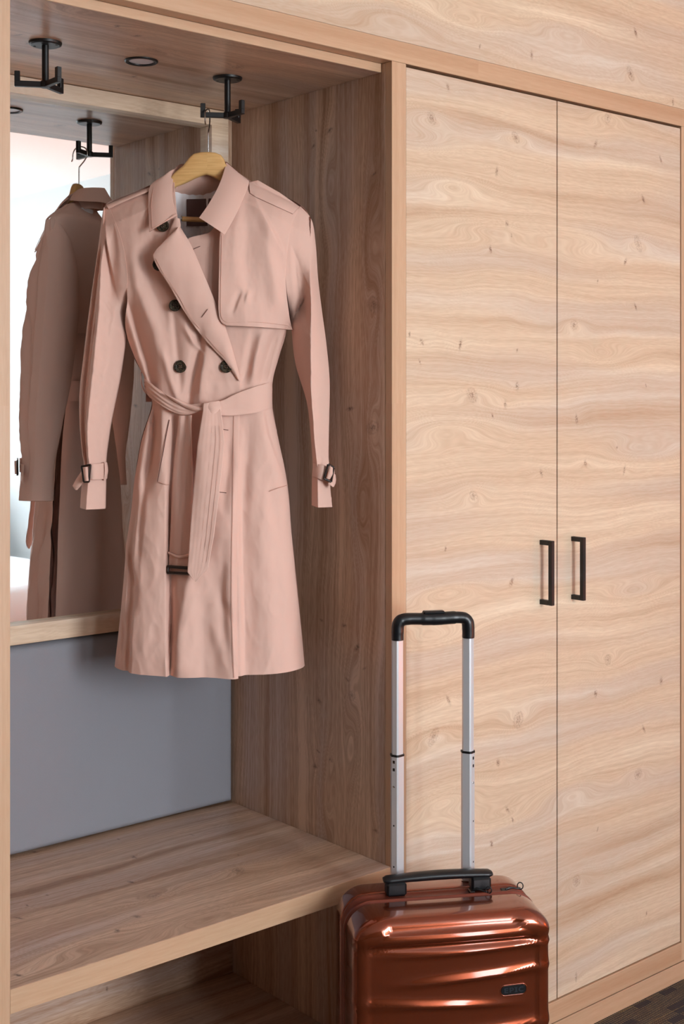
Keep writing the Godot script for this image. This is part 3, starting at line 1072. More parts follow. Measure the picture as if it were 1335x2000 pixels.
func build_coat() -> void:
	var t := thing("pink_trench_coat", "dusty pink belted trench coat on the wooden hanger, hanging in the open niche", "coat", COAT_AT, COAT_TURN)
	crumple = noise(131, FastNoiseLite.TYPE_SIMPLEX_SMOOTH, 2)
	var tl := [-0.2188, 1.8591, -0.223, 1.8169, -0.2337, 1.7324, -0.2337, 1.6901, -0.2029, 1.6478, -0.171, 1.5949, -0.153, 1.5421, -0.1328, 1.5051, -0.1254, 1.4788, -0.1169, 1.4471, -0.1392, 1.3732, -0.153, 1.2887, -0.1583, 1.2359, -0.1689, 1.162, -0.1731, 1.1092, -0.1763, 1.0669, -0.1848, 0.9824, -0.1933, 0.9084, -0.1965, 0.8767]
	var tr := [0.2106, 1.8521, 0.2148, 1.8258, 0.2222, 1.7522, 0.2169, 1.6891, 0.1885, 1.6471, 0.16, 1.5998, 0.1463, 1.5524, 0.1315, 1.4945, 0.1315, 1.4366, 0.1421, 1.384, 0.1579, 1.3104, 0.1642, 1.2683, 0.1706, 1.1841, 0.179, 1.1, 0.1895, 0.9948, 0.1979, 0.9107, 0.2001, 0.8791]
	t_left = table(curve2(tl))
	t_right = table(curve2(tr))
	t_deep = table(PackedVector2Array([Vector2(0.010, 1.93), Vector2(0.045, 1.858), Vector2(0.058, 1.805), Vector2(0.068, 1.731), Vector2(0.072, 1.647), Vector2(0.068, 1.595), Vector2(0.052, 1.494), Vector2(0.052, 1.437), Vector2(0.064, 1.374), Vector2(0.080, 1.226), Vector2(0.090, 1.068), Vector2(0.098, 0.880)]))
	shoulder = curve2([-0.2135, 1.857, -0.1657, 1.8747, -0.1212, 1.8925, -0.065, 1.9323, -0.064, 2.0167, 0.0344, 2.0161, 0.0355, 1.9445, 0.0851, 1.9032, 0.1885, 1.8522, 0.2106, 1.8311])
	make_folds()
	# front of the coat: the right front lies over the left one
	var under_l := [0.0341, 1.9287, -0.005, 0.0252, 1.8308, -0.005, 0.0085, 1.7947, -0.006, -0.0372, 1.7794, -0.008, -0.0278, 1.7259, -0.008, -0.014, 1.6742, -0.008, 0.0017, 1.602, -0.005, 0.0111, 1.5456, -0.004, 0.0185, 1.5044, -0.004, 0.0204, 1.4734, -0.004, 0.0204, 1.4455, -0.004, 0.0219, 1.3755, -0.004, 0.0239, 1.3039, -0.004, 0.0258, 1.2429, -0.004, 0.0275, 1.1718, -0.004, 0.0289, 1.1212, -0.004, 0.0292, 1.0807, -0.004, 0.0307, 0.9998, -0.004, 0.0322, 0.907, -0.004]
	var under_r := [0.0851, 1.9032, 0, 0.1411, 1.8754, 0, 0.1866, 1.8517, 0, 0.1719, 1.8107, 0, 0.1616, 1.7262, 0, 0.1626, 1.6798, 0, 0.16, 1.5998, 0, 0.1463, 1.5503, 0, 0.1332, 1.5018, 0, 0.1311, 1.4735, 0, 0.1311, 1.442, 0, 0.1421, 1.384, 0, 0.1575, 1.3109, 0, 0.1647, 1.2635, 0, 0.1706, 1.1841, 0, 0.1784, 1.1063, 0, 0.1826, 1.0644, 0, 0.1906, 0.9895, 0, 0.1979, 0.9107, 0]
	cloth_piece("front_panel", t, M.gabardine, under_l, under_r, 90, 0.0045, true, 0.0015, 1)
	var over_l := [-0.1114, 1.8934, 0, -0.1649, 1.8731, 0, -0.2095, 1.8543, 0, -0.1795, 1.7963, 0, -0.1622, 1.7324, 0, -0.1579, 1.665, 0, -0.1664, 1.5943, 0, -0.1487, 1.5418, 0, -0.1308, 1.503, 0, -0.1222, 1.4735, 0, -0.1141, 1.4451, 0, -0.1347, 1.3737, 0, -0.1501, 1.2894, 0, -0.1552, 1.2368, 0, -0.1657, 1.1632, 0, -0.1699, 1.1107, 0, -0.173, 1.0686, 0, -0.1814, 0.9845, 0, -0.1899, 0.9109, 0]
	var over_r := [-0.0724, 1.9271, 0, -0.0624, 1.8687, 0, -0.0549, 1.8198, 0, -0.0403, 1.7858, 0, -0.0101, 1.7199, 0, 0.0119, 1.6735, 0, 0.0376, 1.6016, 0.002, 0.0581, 1.5455, 0.002, 0.0695, 1.5023, 0.002, 0.0704, 1.4734, 0.002, 0.0694, 1.4455, 0.002, 0.0687, 1.3757, 0.002, 0.0687, 1.2941, 0.002, 0.0683, 1.2434, 0.002, 0.0678, 1.1724, 0.002, 0.0672, 1.1219, 0.002, 0.0675, 1.0815, 0.002, 0.0669, 1.0008, 0.002, 0.0714, 0.9042, 0.002]
	cloth_piece("front_panel", t, M.gabardine, over_l, over_r, 110, 0.0045, true, 0.0018, -1)
	build_back(t)
	build_sleeves(t)
	build_collar(t)
	build_flaps(t)
	build_belt(t)
	for p in [[341, 597], [351, 716]]:
		pass
	var bt := [-0.0577, 1.6457, 0.003, -0.0499, 1.524, 0.003, 0.0435, 1.5239, 0.003, -0.0853, 1.8081, 0.003, -0.0907, 1.7285, 0.003]
	for k in range(0, bt.size(), 3):
		coat_button(t, Vector3(bt[k], bt[k + 1], front(bt[k], bt[k + 1]) + bt[k + 2]), 0.0128 if k > 0 else 0.0118)

func make_folds() -> void:
	# chest, the side of the overlapping front
	fold([-0.156, 1.6547, -0.1415, 1.5931, -0.1238, 1.5329, -0.115, 1.4912], -0.014, 0.006, 0.014, 0.03)
	fold([-0.1055, 1.7992, -0.1171, 1.747, -0.1119, 1.6846, -0.0848, 1.6226], -0.009, 0.022, 0.018, 0.05)
	fold([-0.1429, 1.7475, -0.1333, 1.6849, -0.1025, 1.6024, -0.0837, 1.5201], 0.009, 0.013, 0.02, 0.05)
	fold([-0.0625, 1.6378, -0.0599, 1.602, -0.0551, 1.5405, -0.0502, 1.4765], -0.006, 0.006, 0.010, 0.02)
	fold([-0.006, 1.5915, -0.0131, 1.5507, -0.0268, 1.4993, -0.0355, 1.4527], -0.016, 0.009, 0.009, 0.03)
	fold([-0.0369, 1.6018, -0.0209, 1.5732, -0.0048, 1.5506], 0.008, 0.008, 0.004, 0.02)
	fold([0.0034, 1.5506, -0.0058, 1.5095, -0.0103, 1.4631], 0.008, 0.006, 0.018, 0.03)
	fold([-0.0825, 1.5509, -0.0715, 1.4993, -0.0578, 1.4579], 0.006, 0.008, 0.008, 0.02)
	# chest, the other side, and the storm flap
	fold([0.0961, 1.5867, 0.0851, 1.5354, 0.0753, 1.4941], -0.008, 0.006, 0.010, 0.02)
	fold([0.1369, 1.5906, 0.1211, 1.5409, 0.1113, 1.4942], -0.014, 0.006, 0.014, 0.02)
	fold([0.1162, 1.5921, 0.1032, 1.5406, 0.0944, 1.4942], 0.006, 0.008, 0.008, 0.02)
	fold([0.0992, 1.8665, 0.1303, 1.8093, 0.1574, 1.7553], 0.006, 0.018, 0.003, 0.02)
	fold([0.0932, 1.8195, 0.0862, 1.7459, 0.0927, 1.6839, 0.1049, 1.647], -0.005, 0.014, 0.030, 0.04)
	fold([0.0744, 1.6714, 0.0663, 1.6529, 0.0591, 1.6324], -0.005, 0.008, 0.004, 0.015)
	fold([0.0907, 1.6715, 0.0867, 1.6551], 0.006, 0.004, 0.006, 0.012)
	fold([0.1246, 1.7776, 0.1404, 1.7051, 0.1501, 1.6438], 0.006, 0.016, 0.012, 0.04)
	# skirt, left half
	fold([-0.1096, 1.442, -0.1095, 1.385, -0.116, 1.3331, -0.1228, 1.2814], -0.022, 0.009, 0.014, 0.04)
	fold([-0.09, 1.437, -0.0851, 1.3751, -0.0901, 1.3031], 0.010, 0.010, 0.012, 0.04)
	fold([-0.065, 1.4247, -0.0647, 1.3856, -0.0667, 1.3292, -0.0678, 1.273], -0.020, 0.006, 0.040, 0.05)
	fold([-0.0721, 1.2729, -0.0705, 1.1712, -0.0698, 1.1103, -0.0678, 1.0091, -0.0659, 0.8931], -0.027, 0.0022, 0.013, 0.05)
	fold([-0.0118, 1.1519, -0.0218, 1.1113, -0.0357, 1.0404, -0.0477, 0.9795, -0.0586, 0.9035], 0.013, 0.014, 0.045, 0.03)
	fold([0.0008, 1.1216, 0.0035, 1.0307, 0.0083, 0.8947], -0.010, 0.022, 0.050, 0.08)
	fold([-0.0291, 1.4372, -0.0204, 1.3347, -0.0166, 1.2228], -0.016, 0.020, 0.014, 0.06)
	fold([-0.1405, 1.244, -0.1498, 1.1353, -0.1439, 1.0951, -0.1473, 1.0231, -0.1557, 0.9], -0.013, 0.008, 0.004, 0.05)
	fold([-0.1238, 1.271, -0.129, 1.1989, -0.1325, 1.1373], -0.007, 0.010, 0.006, 0.04)
	fold([-0.1441, 1.1053, -0.1386, 1.0752, -0.1428, 1.039], -0.008, 0.004, 0.008, 0.02)
	fold([-0.1387, 1.27, -0.1403, 1.1673, -0.1405, 1.0444, -0.1426, 0.902], 0.016, 0.010, 0.060, 0.08)
	fold([-0.1657, 1.1632, -0.1598, 1.1029, -0.1631, 1.0306], 0.010, 0.005, 0.005, 0.03)
	fold([-0.1718, 1.0285, -0.1668, 0.9789, -0.1731, 0.9268], -0.008, 0.006, 0.006, 0.03)
	# skirt, right half
	fold([0.062, 1.2432, 0.0619, 1.1318, 0.0625, 1.0308, 0.0662, 0.8947], 0.012, 0.045, 0.0026, 0.10)
	fold([0.0748, 1.2736, 0.0757, 1.1721, 0.0794, 1.0811, 0.0833, 0.8944], -0.014, 0.004, 0.030, 0.10)
	fold([0.1143, 1.437, 0.1251, 1.3852, 0.1435, 1.333, 0.1617, 1.2846], 0.009, 0.022, 0.0028, 0.03)
	fold([0.0415, 1.1419, 0.038, 1.0611, 0.0466, 0.9703], -0.006, 0.010, 0.008, 0.05)
	fold([0.02, 1.1419, 0.0297, 1.0813, 0.0524, 1.0207], -0.004, 0.014, 0.010, 0.05)
	fold([0.0178, 1.0156, 0.0303, 0.9804, 0.0448, 0.93], 0.003, 0.012, 0.012, 0.04)
	fold([0.0511, 1.3757, 0.0478, 1.3144, 0.0405, 1.2534], -0.006, 0.010, 0.008, 0.04)
	fold([0.0834, 1.3858, 0.0806, 1.2938, 0.0753, 1.233], -0.006, 0.010, 0.012, 0.05)
	fold([0.1328, 1.2722, 0.141, 1.2207, 0.1531, 1.1685], -0.005, 0.010, 0.012, 0.04)

func build_back(t: Node3D) -> void:
	var L := [-0.1212, 1.8988, -0.1657, 1.88, -0.2124, 1.8591, -0.2188, 1.8168, -0.223, 1.7323, -0.2135, 1.6689, -0.1763, 1.6055, -0.153, 1.5421, -0.1328, 1.5051, -0.1254, 1.4788, -0.1169, 1.4471, -0.1392, 1.3732, -0.153, 1.2887, -0.1583, 1.2359, -0.1689, 1.162, -0.1731, 1.1092, -0.1763, 1.0669, -0.1848, 0.9824, -0.1933, 0.9084]
	var R := [0.0355, 1.9445, 0.0851, 1.9084, 0.1885, 1.8575, 0.2085, 1.8153, 0.2095, 1.7312, 0.2001, 1.6681, 0.1621, 1.605, 0.1463, 1.5524, 0.1315, 1.5051, 0.1315, 1.4787, 0.1315, 1.4472, 0.1421, 1.384, 0.1579, 1.3104, 0.1642, 1.2683, 0.1706, 1.1841, 0.179, 1.1052, 0.1832, 1.0684, 0.1906, 0.9895, 0.1979, 0.9128]
	var l := []
	var r := []
	for k in range(0, L.size(), 2):
		l.append_array([L[k], L[k + 1], 0.001])
		r.append_array([R[k], R[k + 1], 0.001])
	var hollow := func(u: float, v: float, p: Vector3) -> float:
		var s := 2.0 * u - 1.0
		var e := sqrt(maxf(0.0, 1.0 - s * s))
		return -look(t_deep, p.y) * 0.92 * e * minf(1.0, v * 9.0 + 0.15) + e * (0.010 * sin(u * 17.0 + v * 2.0) * smoothstep(0.35, 0.8, v) + 0.004 * crumple.get_noise_2d(p.x * 14.0, p.y * 5.0))
	cloth_piece("back_panel", t, M.gabardine, l, r, 80, 0.007, false, 0.0015, 2, 0.0, true, hollow)
	# storm shield: the loose yoke across the back
	var yl := []
	var yr := []
	for k in 7:
		yl.append_array([L[k * 2] + 0.004, L[k * 2 + 1], -0.004])
		yr.append_array([R[k * 2] - 0.004, R[k * 2 + 1], -0.004])
	var over := func(u: float, v: float, p: Vector3) -> float:
		var e := sqrt(maxf(0.0, 1.0 - pow(2.0 * u - 1.0, 2)))
		return -(look(t_deep, p.y) * 0.92 + 0.006) * e * minf(1.0, v * 3.0 + 0.15) - 0.004 * v
	cloth_piece("storm_shield", t, M.gabardine, yl, yr, 60, 0.008, false, 0.002, 2, 0.0, true, over)
	# lining seen in the open neck, with its label
	cloth_piece("lining", t, M.lining, [-0.0832, 1.8977, -0.014, -0.085, 1.8603, -0.012, -0.084, 1.8066, -0.006, -0.0803, 1.7316, 0.004], [0.0253, 1.9025, -0.014, 0.0298, 1.8599, -0.012, 0.0327, 1.8062, -0.006, 0.036, 1.7312, 0.004], 60, 0.006, false, 0.001, 0, -0.014, true,
		func(u: float, v: float, p: Vector3) -> float: return 0.0022 * sin(u * 46.0 + 1.5 * sin(v * 5.0)) * (1.0 - 0.6 * v) * smoothstep(0.02, 0.3, v))
	cloth_piece("neck_label", t, M.label, [-0.0481, 1.8733, -0.022, -0.0477, 1.8463, -0.019, -0.0473, 1.8172, -0.016], [0.0158, 1.8752, -0.022, 0.0162, 1.8461, -0.019, 0.0166, 1.8181, -0.016], 20, 0.01, false, 0.0012, 0, -0.002).set_meta("label", "dark brown woven neck label, blank")

func build_sleeves(t: Node3D) -> void:
	# the coat's right sleeve (left as one looks at it)
	sleeve("sleeve", t, [-0.2124, 1.858, -0.2209, 1.8168, -0.2337, 1.7324, -0.247, 1.6372, -0.2578, 1.542, -0.2643, 1.4735, -0.2629, 1.4052, -0.2567, 1.3476, -0.2531, 1.3236, -0.2569, 1.2849, -0.2596, 1.2369], [-0.205, 1.8562, -0.1758, 1.7959, -0.1585, 1.7274, -0.1581, 1.6603, -0.1671, 1.594, -0.1814, 1.4998, -0.1974, 1.4157, -0.2061, 1.3529, -0.2078, 1.3236, -0.2074, 1.285, -0.208, 1.2349],
		[0.0, 0.0, 0.0, 0.002, 0.006, 0.010, 0.016, 0.020, 0.022, 0.024, 0.026], [0.01, 0.04, 0.055, 0.060, 0.060, 0.056, 0.048, 0.040, 0.036, 0.036, 0.038], [0.3, 0.30, 0.30, 0.38, 0.42, 0.44, 0.42, 0.42, 0.44, 0.42, 0.40],
		[[0.16, 0.20, -0.012, 0.05, 0.07, 0.10, 0.95], [0.30, 0.28, -0.010, 0.04, 0.05, 0.30, 0.90], [0.08, 0.08, 0.006, 0.04, 0.04, 0.1, 0.9], [0.04, 2.1, -0.018, 0.14, 0.035, -0.06, 0.36], [0.75, 0.70, 0.006, 0.10, 0.10, 0.3, 0.7]], 1.60, 0.75, 1.0, 1.76)
	# the left sleeve
	sleeve("sleeve", t, [0.1877, 1.8525, 0.1754, 1.8278, 0.164, 1.779, 0.1613, 1.7266, 0.1642, 1.6803, 0.1707, 1.6041, 0.1792, 1.5312, 0.2022, 1.4524, 0.2106, 1.3841, 0.2137, 1.3367, 0.2137, 1.3104, 0.2127, 1.2789, 0.2127, 1.24], [0.1895, 1.8543, 0.2127, 1.8258, 0.2211, 1.7732, 0.2253, 1.7101, 0.2327, 1.647, 0.2432, 1.5681, 0.2495, 1.4945, 0.2485, 1.4209, 0.2474, 1.3631, 0.2474, 1.3368, 0.2495, 1.3105, 0.2506, 1.279, 0.2548, 1.2369],
		[0.0, 0.0, 0.0, 0.0, 0.0, 0.0, 0.0, 0.0, 0.0, 0.0, 0.0, 0.0, 0.0], [0.01, 0.035, 0.05, 0.056, 0.060, 0.062, 0.058, 0.048, 0.040, 0.034, 0.031, 0.032, 0.034], [0.5, 0.80, 0.84, 0.80, 0.74, 0.60, 0.50, 0.28, 0.24, 0.30, 0.36, 0.36, 0.34],
		[[0.25, 0.55, -0.006, 0.08, 0.04, 0.14, 0.36], [0.42, 0.30, 0.005, 0.06, 0.08, 0.25, 0.45]], 1.605, 0.9, -1.0, 1.70)
	# cuff straps with their buckles
	var s1 := cloth_piece("cuff_strap", t, M.gabardine, [-0.2352, 1.328, 0.064, -0.234, 1.3115, 0.065, -0.2329, 1.2971, 0.065], [-0.204, 1.3283, 0.03, -0.2029, 1.3116, 0.03, -0.204, 1.2959, 0.03], 22, 0.004, false, 0.002, 2, 0.016)
	cloth_piece("strap_loop", t, M.gabardine, [-0.2067, 1.331, 0.042, -0.2052, 1.3124, 0.044, -0.2077, 1.2936, 0.042], [-0.2036, 1.3294, 0.032, -0.2015, 1.3117, 0.032, -0.2057, 1.2929, 0.032], 6, 0.005, false, 0.002, 0, 0.003)
	cloth_piece("strap_end", t, M.gabardine, [-0.2498, 1.3148, 0.05, -0.2633, 1.2958, 0.046, -0.2711, 1.2821, 0.044, -0.2659, 1.2738, 0.044], [-0.2357, 1.3165, 0.062, -0.2422, 1.2986, 0.056, -0.2536, 1.2817, 0.052, -0.2612, 1.274, 0.046], 8, 0.004, false, 0.002, 0, 0.002, false)
	var st := begin()
	buckle_frame(st, [-0.2477, 1.3228, 0.064, -0.2282, 1.3264, 0.072, -0.2318, 1.2923, 0.07, -0.2431, 1.292, 0.066], 0.0022)
	part("buckle", st, M.buckle, s1, "dark brown cuff buckle")
	cloth_piece("strap_keeper", t, M.gabardine, [-0.2442, 1.3211, 0.07, -0.2421, 1.3057, 0.07, -0.2401, 1.2933, 0.07], [-0.234, 1.3224, 0.074, -0.233, 1.307, 0.074, -0.2319, 1.2946, 0.074], 8, 0.004, false, 0.002, 0, 0.003)
	var s2 := cloth_piece("cuff_strap", t, M.gabardine, [0.2169, 1.3285, 0.022, 0.216, 1.314, 0.024, 0.2148, 1.3024, 0.022], [0.2594, 1.3196, 0.012, 0.2595, 1.3051, 0.014, 0.2553, 1.2873, 0.014], 26, 0.004, false, 0.002, 2, 0.020)
	st = begin()
	buckle_frame(st, [0.248, 1.3265, 0.042, 0.2593, 1.3202, 0.04, 0.254, 1.291, 0.038, 0.2397, 1.2975, 0.042], 0.0024)
	part("buckle", st, M.buckle, s2, "dark brown cuff buckle")
	cloth_piece("strap_keeper", t, M.gabardine, [0.2511, 1.3245, 0.044, 0.2481, 1.3111, 0.045, 0.2439, 1.2987, 0.044], [0.2583, 1.3191, 0.04, 0.2573, 1.3068, 0.041, 0.251, 1.2964, 0.041], 8, 0.004, false, 0.002, 0, 0.003)
	cloth_piece("strap_end", t, M.gabardine, [0.2579, 1.3102, 0.03, 0.2538, 1.2968, 0.032, 0.2477, 1.2866, 0.034, 0.2558, 1.2801, 0.03], [0.2618, 1.3045, 0.022, 0.2629, 1.2952, 0.022, 0.2618, 1.2868, 0.022, 0.2587, 1.2797, 0.024], 8, 0.004, false, 0.002, 0, 0.003, false)

func buckle_frame(st: SurfaceTool, q: Array, r: float) -> void:
	var p := PackedVector3Array()
	for k in range(0, q.size(), 3):
		p.append(Vector3(q[k], q[k + 1], q[k + 2]))
	for k in p.size():
		tube(st, PackedVector3Array([p[k], p[(k + 1) % p.size()]]), PackedFloat32Array([r]), 8)

func build_collar(t: Node3D) -> void:
	# the two leaves and the band that runs round the back of the neck
	cloth_piece("collar_leaf", t, M.gabardine, [-0.0926, 1.9167, 0.006, -0.1169, 1.8959, 0.018, -0.1169, 1.8578, 0.042, -0.1123, 1.8239, 0.062, -0.1081, 1.7928, 0.08], [-0.0682, 1.9334, 0, -0.0705, 1.9145, 0.012, -0.0708, 1.8865, 0.03, -0.0651, 1.8539, 0.046, -0.055, 1.8283, 0.058], 40, 0.004, false, 0.003, 2, 0.006)
	cloth_piece("collar_leaf", t, M.gabardine, [0.0368, 1.9452, 0.002, 0.0364, 1.9273, 0.026, 0.0286, 1.8902, 0.056, 0.0121, 1.8506, 0.08, -0.0065, 1.8191, 0.094], [0.076, 1.911, 0.004, 0.0856, 1.8989, 0.026, 0.0756, 1.8574, 0.06, 0.0597, 1.8151, 0.084, 0.0447, 1.7852, 0.096], 40, 0.004, false, 0.003, 2, 0.006)
	cloth_piece("collar_stand", t, M.gabardine, [-0.0689, 1.932, 0.002, -0.0612, 1.9425, -0.01, -0.0469, 1.9467, -0.028, -0.0285, 1.948, -0.042, -0.0022, 1.9507, -0.046, 0.0208, 1.9506, -0.034, 0.0358, 1.9466, -0.006], [-0.073, 1.8886, 0.01, -0.0679, 1.8942, -0.012, -0.0542, 1.8986, -0.034, -0.0288, 1.9012, -0.044, -0.0022, 1.9025, -0.046, 0.0205, 1.904, -0.036, 0.0345, 1.91, -0.008], 14, 0.004, false, 0.002)
	cloth_piece("collar_fall", t, M.gabardine, [-0.0682, 1.9334, 0, -0.0617, 1.9441, -0.013, -0.0473, 1.9483, -0.031, -0.0291, 1.9508, -0.046, -0.0027, 1.9536, -0.05, 0.0203, 1.9535, -0.038, 0.0369, 1.9477, -0.006], [-0.1, 1.9114, 0, -0.0986, 1.9089, -0.03, -0.0743, 1.9104, -0.06, -0.0384, 1.9103, -0.074, -0.0004, 1.9123, -0.074, 0.0416, 1.9139, -0.058, 0.0771, 1.9116, -0.006], 14, 0.004, false, 0.003)
	stitch_line("topstitching", t, [-0.1092, 1.8904, 0.026, -0.1096, 1.8558, 0.048, -0.1052, 1.8242, 0.067, -0.1019, 1.7999, 0.08], 0.0, 0.0006, M.stitch, false)
	stitch_line("topstitching", t, [-0.1019, 1.7999, 0.08, -0.0813, 1.8129, 0.074, -0.0571, 1.8316, 0.064], 0.0, 0.0006, M.stitch, false)
	stitch_line("topstitching", t, [0.0797, 1.8973, 0.03, 0.0696, 1.8571, 0.062, 0.0546, 1.8172, 0.084, 0.0436, 1.7924, 0.095], 0.0, 0.0006, M.stitch, false)

func build_flaps(t: Node3D) -> void:
	# lapel turned back over the right front; its fold is the edge towards the neck
	var roll := func(u: float, v: float, p: Vector3) -> float:
		return 0.004 * sin(PI * u) - 0.012 * pow(u, 8.0) * (1.0 - v) + 0.0015 * sin(v * 30.0) * (1.0 - u)
	cloth_piece("lapel", t, M.gabardine, [-0.0522, 1.8002, 0.02, -0.0789, 1.7701, 0.03, -0.0946, 1.7524, 0.033, -0.0974, 1.7401, 0.033, -0.0839, 1.7124, 0.03, -0.0606, 1.6759, 0.025, -0.0357, 1.6313, 0.019, -0.0062, 1.5888, 0.014, 0.0234, 1.5544, 0.01, 0.0442, 1.532, 0.008, 0.0657, 1.4961, 0.005], [-0.0481, 1.8034, 0.02, -0.0369, 1.7861, 0.023, -0.0293, 1.7746, 0.024, -0.0229, 1.7621, 0.024, -0.0081, 1.729, 0.023, 0.0072, 1.6934, 0.02, 0.0233, 1.6538, 0.016, 0.0408, 1.6093, 0.011, 0.0521, 1.5728, 0.008, 0.0614, 1.5382, 0.006, 0.0716, 1.4951, 0.004], 44, 0.0035, true, 0.003, 2, 0.0, true, roll, 0.6)
	cloth_piece("lapel_tab", t, M.gabardine, [-0.0597, 1.8228, 0.01, -0.0672, 1.8016, 0.01, -0.0783, 1.7695, 0.008], [-0.0506, 1.8219, 0.008, -0.0474, 1.8065, 0.012, -0.0492, 1.8002, 0.012], 10, 0.005, true, 0.002, 0, 0.002, true, no_bend, 0.5)
	cloth_piece("storm_flap", t, M.gabardine, [0.0417, 1.9131, 0.005, 0.0399, 1.8501, 0.01, 0.0332, 1.7886, 0.018, 0.0328, 1.7228, 0.022, 0.0321, 1.6666, 0.022, 0.0319, 1.6352, 0.02, 0.0336, 1.6191, 0.018, 0.0383, 1.6101, 0.016, 0.0463, 1.6055, 0.015], [0.0859, 1.8998, 0.003, 0.1416, 1.8734, 0.003, 0.1839, 1.8486, 0.003, 0.1731, 1.8104, 0.003, 0.1628, 1.7259, 0.003, 0.1638, 1.6744, 0.004, 0.1674, 1.6389, 0.008, 0.1699, 1.6144, 0.012, 0.1736, 1.6001, 0.015], 70, 0.004, true, 0.0025, 0, 0.002)
	cloth_piece("epaulette", t, M.gabardine, [0.0848, 1.9031, 0.007, 0.1027, 1.907, 0.008, 0.1469, 1.8817, 0.008, 0.1888, 1.8524, 0.006], [0.0891, 1.8764, 0.009, 0.101, 1.8685, 0.01, 0.1396, 1.8505, 0.01, 0.1755, 1.8348, 0.007], 16, 0.004, true, 0.003, 0, 0.003, false)
	cloth_piece("epaulette", t, M.gabardine, [-0.1222, 1.8936, 0.006, -0.1517, 1.882, 0.007, -0.1802, 1.8706, 0.007, -0.2101, 1.8582, 0.006], [-0.1181, 1.8835, 0.007, -0.1474, 1.8719, 0.008, -0.1748, 1.8604, 0.008, -0.2031, 1.8486, 0.006], 10, 0.004, true, 0.003, 0, 0.003, false)
	# pocket welts and their stitching, buttonholes
	stitch_line("pocket_slit", t, [-0.0728, 1.4165, 0.004, -0.0817, 1.3548, 0.004, -0.0936, 1.2931, 0.004], 0.0, 0.0008, M.thread)
	stitch_line("pocket_stitching", t, [-0.0938, 1.293, 0.003, -0.0827, 1.2892, 0.003, -0.0707, 1.2854, 0.003], 0.0, 0.0007, M.stitch)
	stitch_line("pocket_stitching", t, [0.1301, 1.2726, 0.003, 0.1475, 1.2788, 0.003, 0.1633, 1.2821, 0.002], 0.0, 0.0007, M.stitch)
	for q in [[-0.0788, 1.7419, 0.033, -0.0669, 1.7502, 0.031], [-0.0018, 1.621, 0.021, 0.0105, 1.6372, 0.02], [-0.0239, 1.7601, -0.005, -0.0095, 1.7664, -0.005], [0.0367, 1.3983, 0.004, 0.0481, 1.3962, 0.004], [0.0325, 1.273, 0.004, 0.0458, 1.271, 0.004]]:
		stitch_line("buttonhole", t, q, 0.0, 0.0006, M.thread)
	stitch_line("topstitching", t, [-0.0917, 1.7376, 0.036, -0.0772, 1.71, 0.033, -0.054, 1.6756, 0.028, -0.0291, 1.6311, 0.022, -0.0006, 1.5907, 0.017, 0.0279, 1.5574, 0.013, 0.0497, 1.534, 0.011], 0.0, 0.00045, M.stitch)
	stitch_line("topstitching", t, [0.0365, 1.7853, 0.019, 0.037, 1.7125, 0.023, 0.0361, 1.6351, 0.021, 0.0396, 1.617, 0.018, 0.0495, 1.6111, 0.016], 0.0, 0.00045, M.stitch)
	stitch_line("topstitching", t, [0.0495, 1.6111, 0.016, 0.106, 1.6125, 0.016, 0.166, 1.6079, 0.015], 0.0, 0.00045, M.stitch)
	stitch_line("placket_stitching", t, [0.0586, 1.427, 0.004, 0.0593, 1.335, 0.004, 0.0595, 1.2335, 0.004, 0.0593, 1.1323, 0.004, 0.0599, 1.0315, 0.004, 0.0646, 0.9087, 0.004], 0.0, 0.0005, M.stitch)

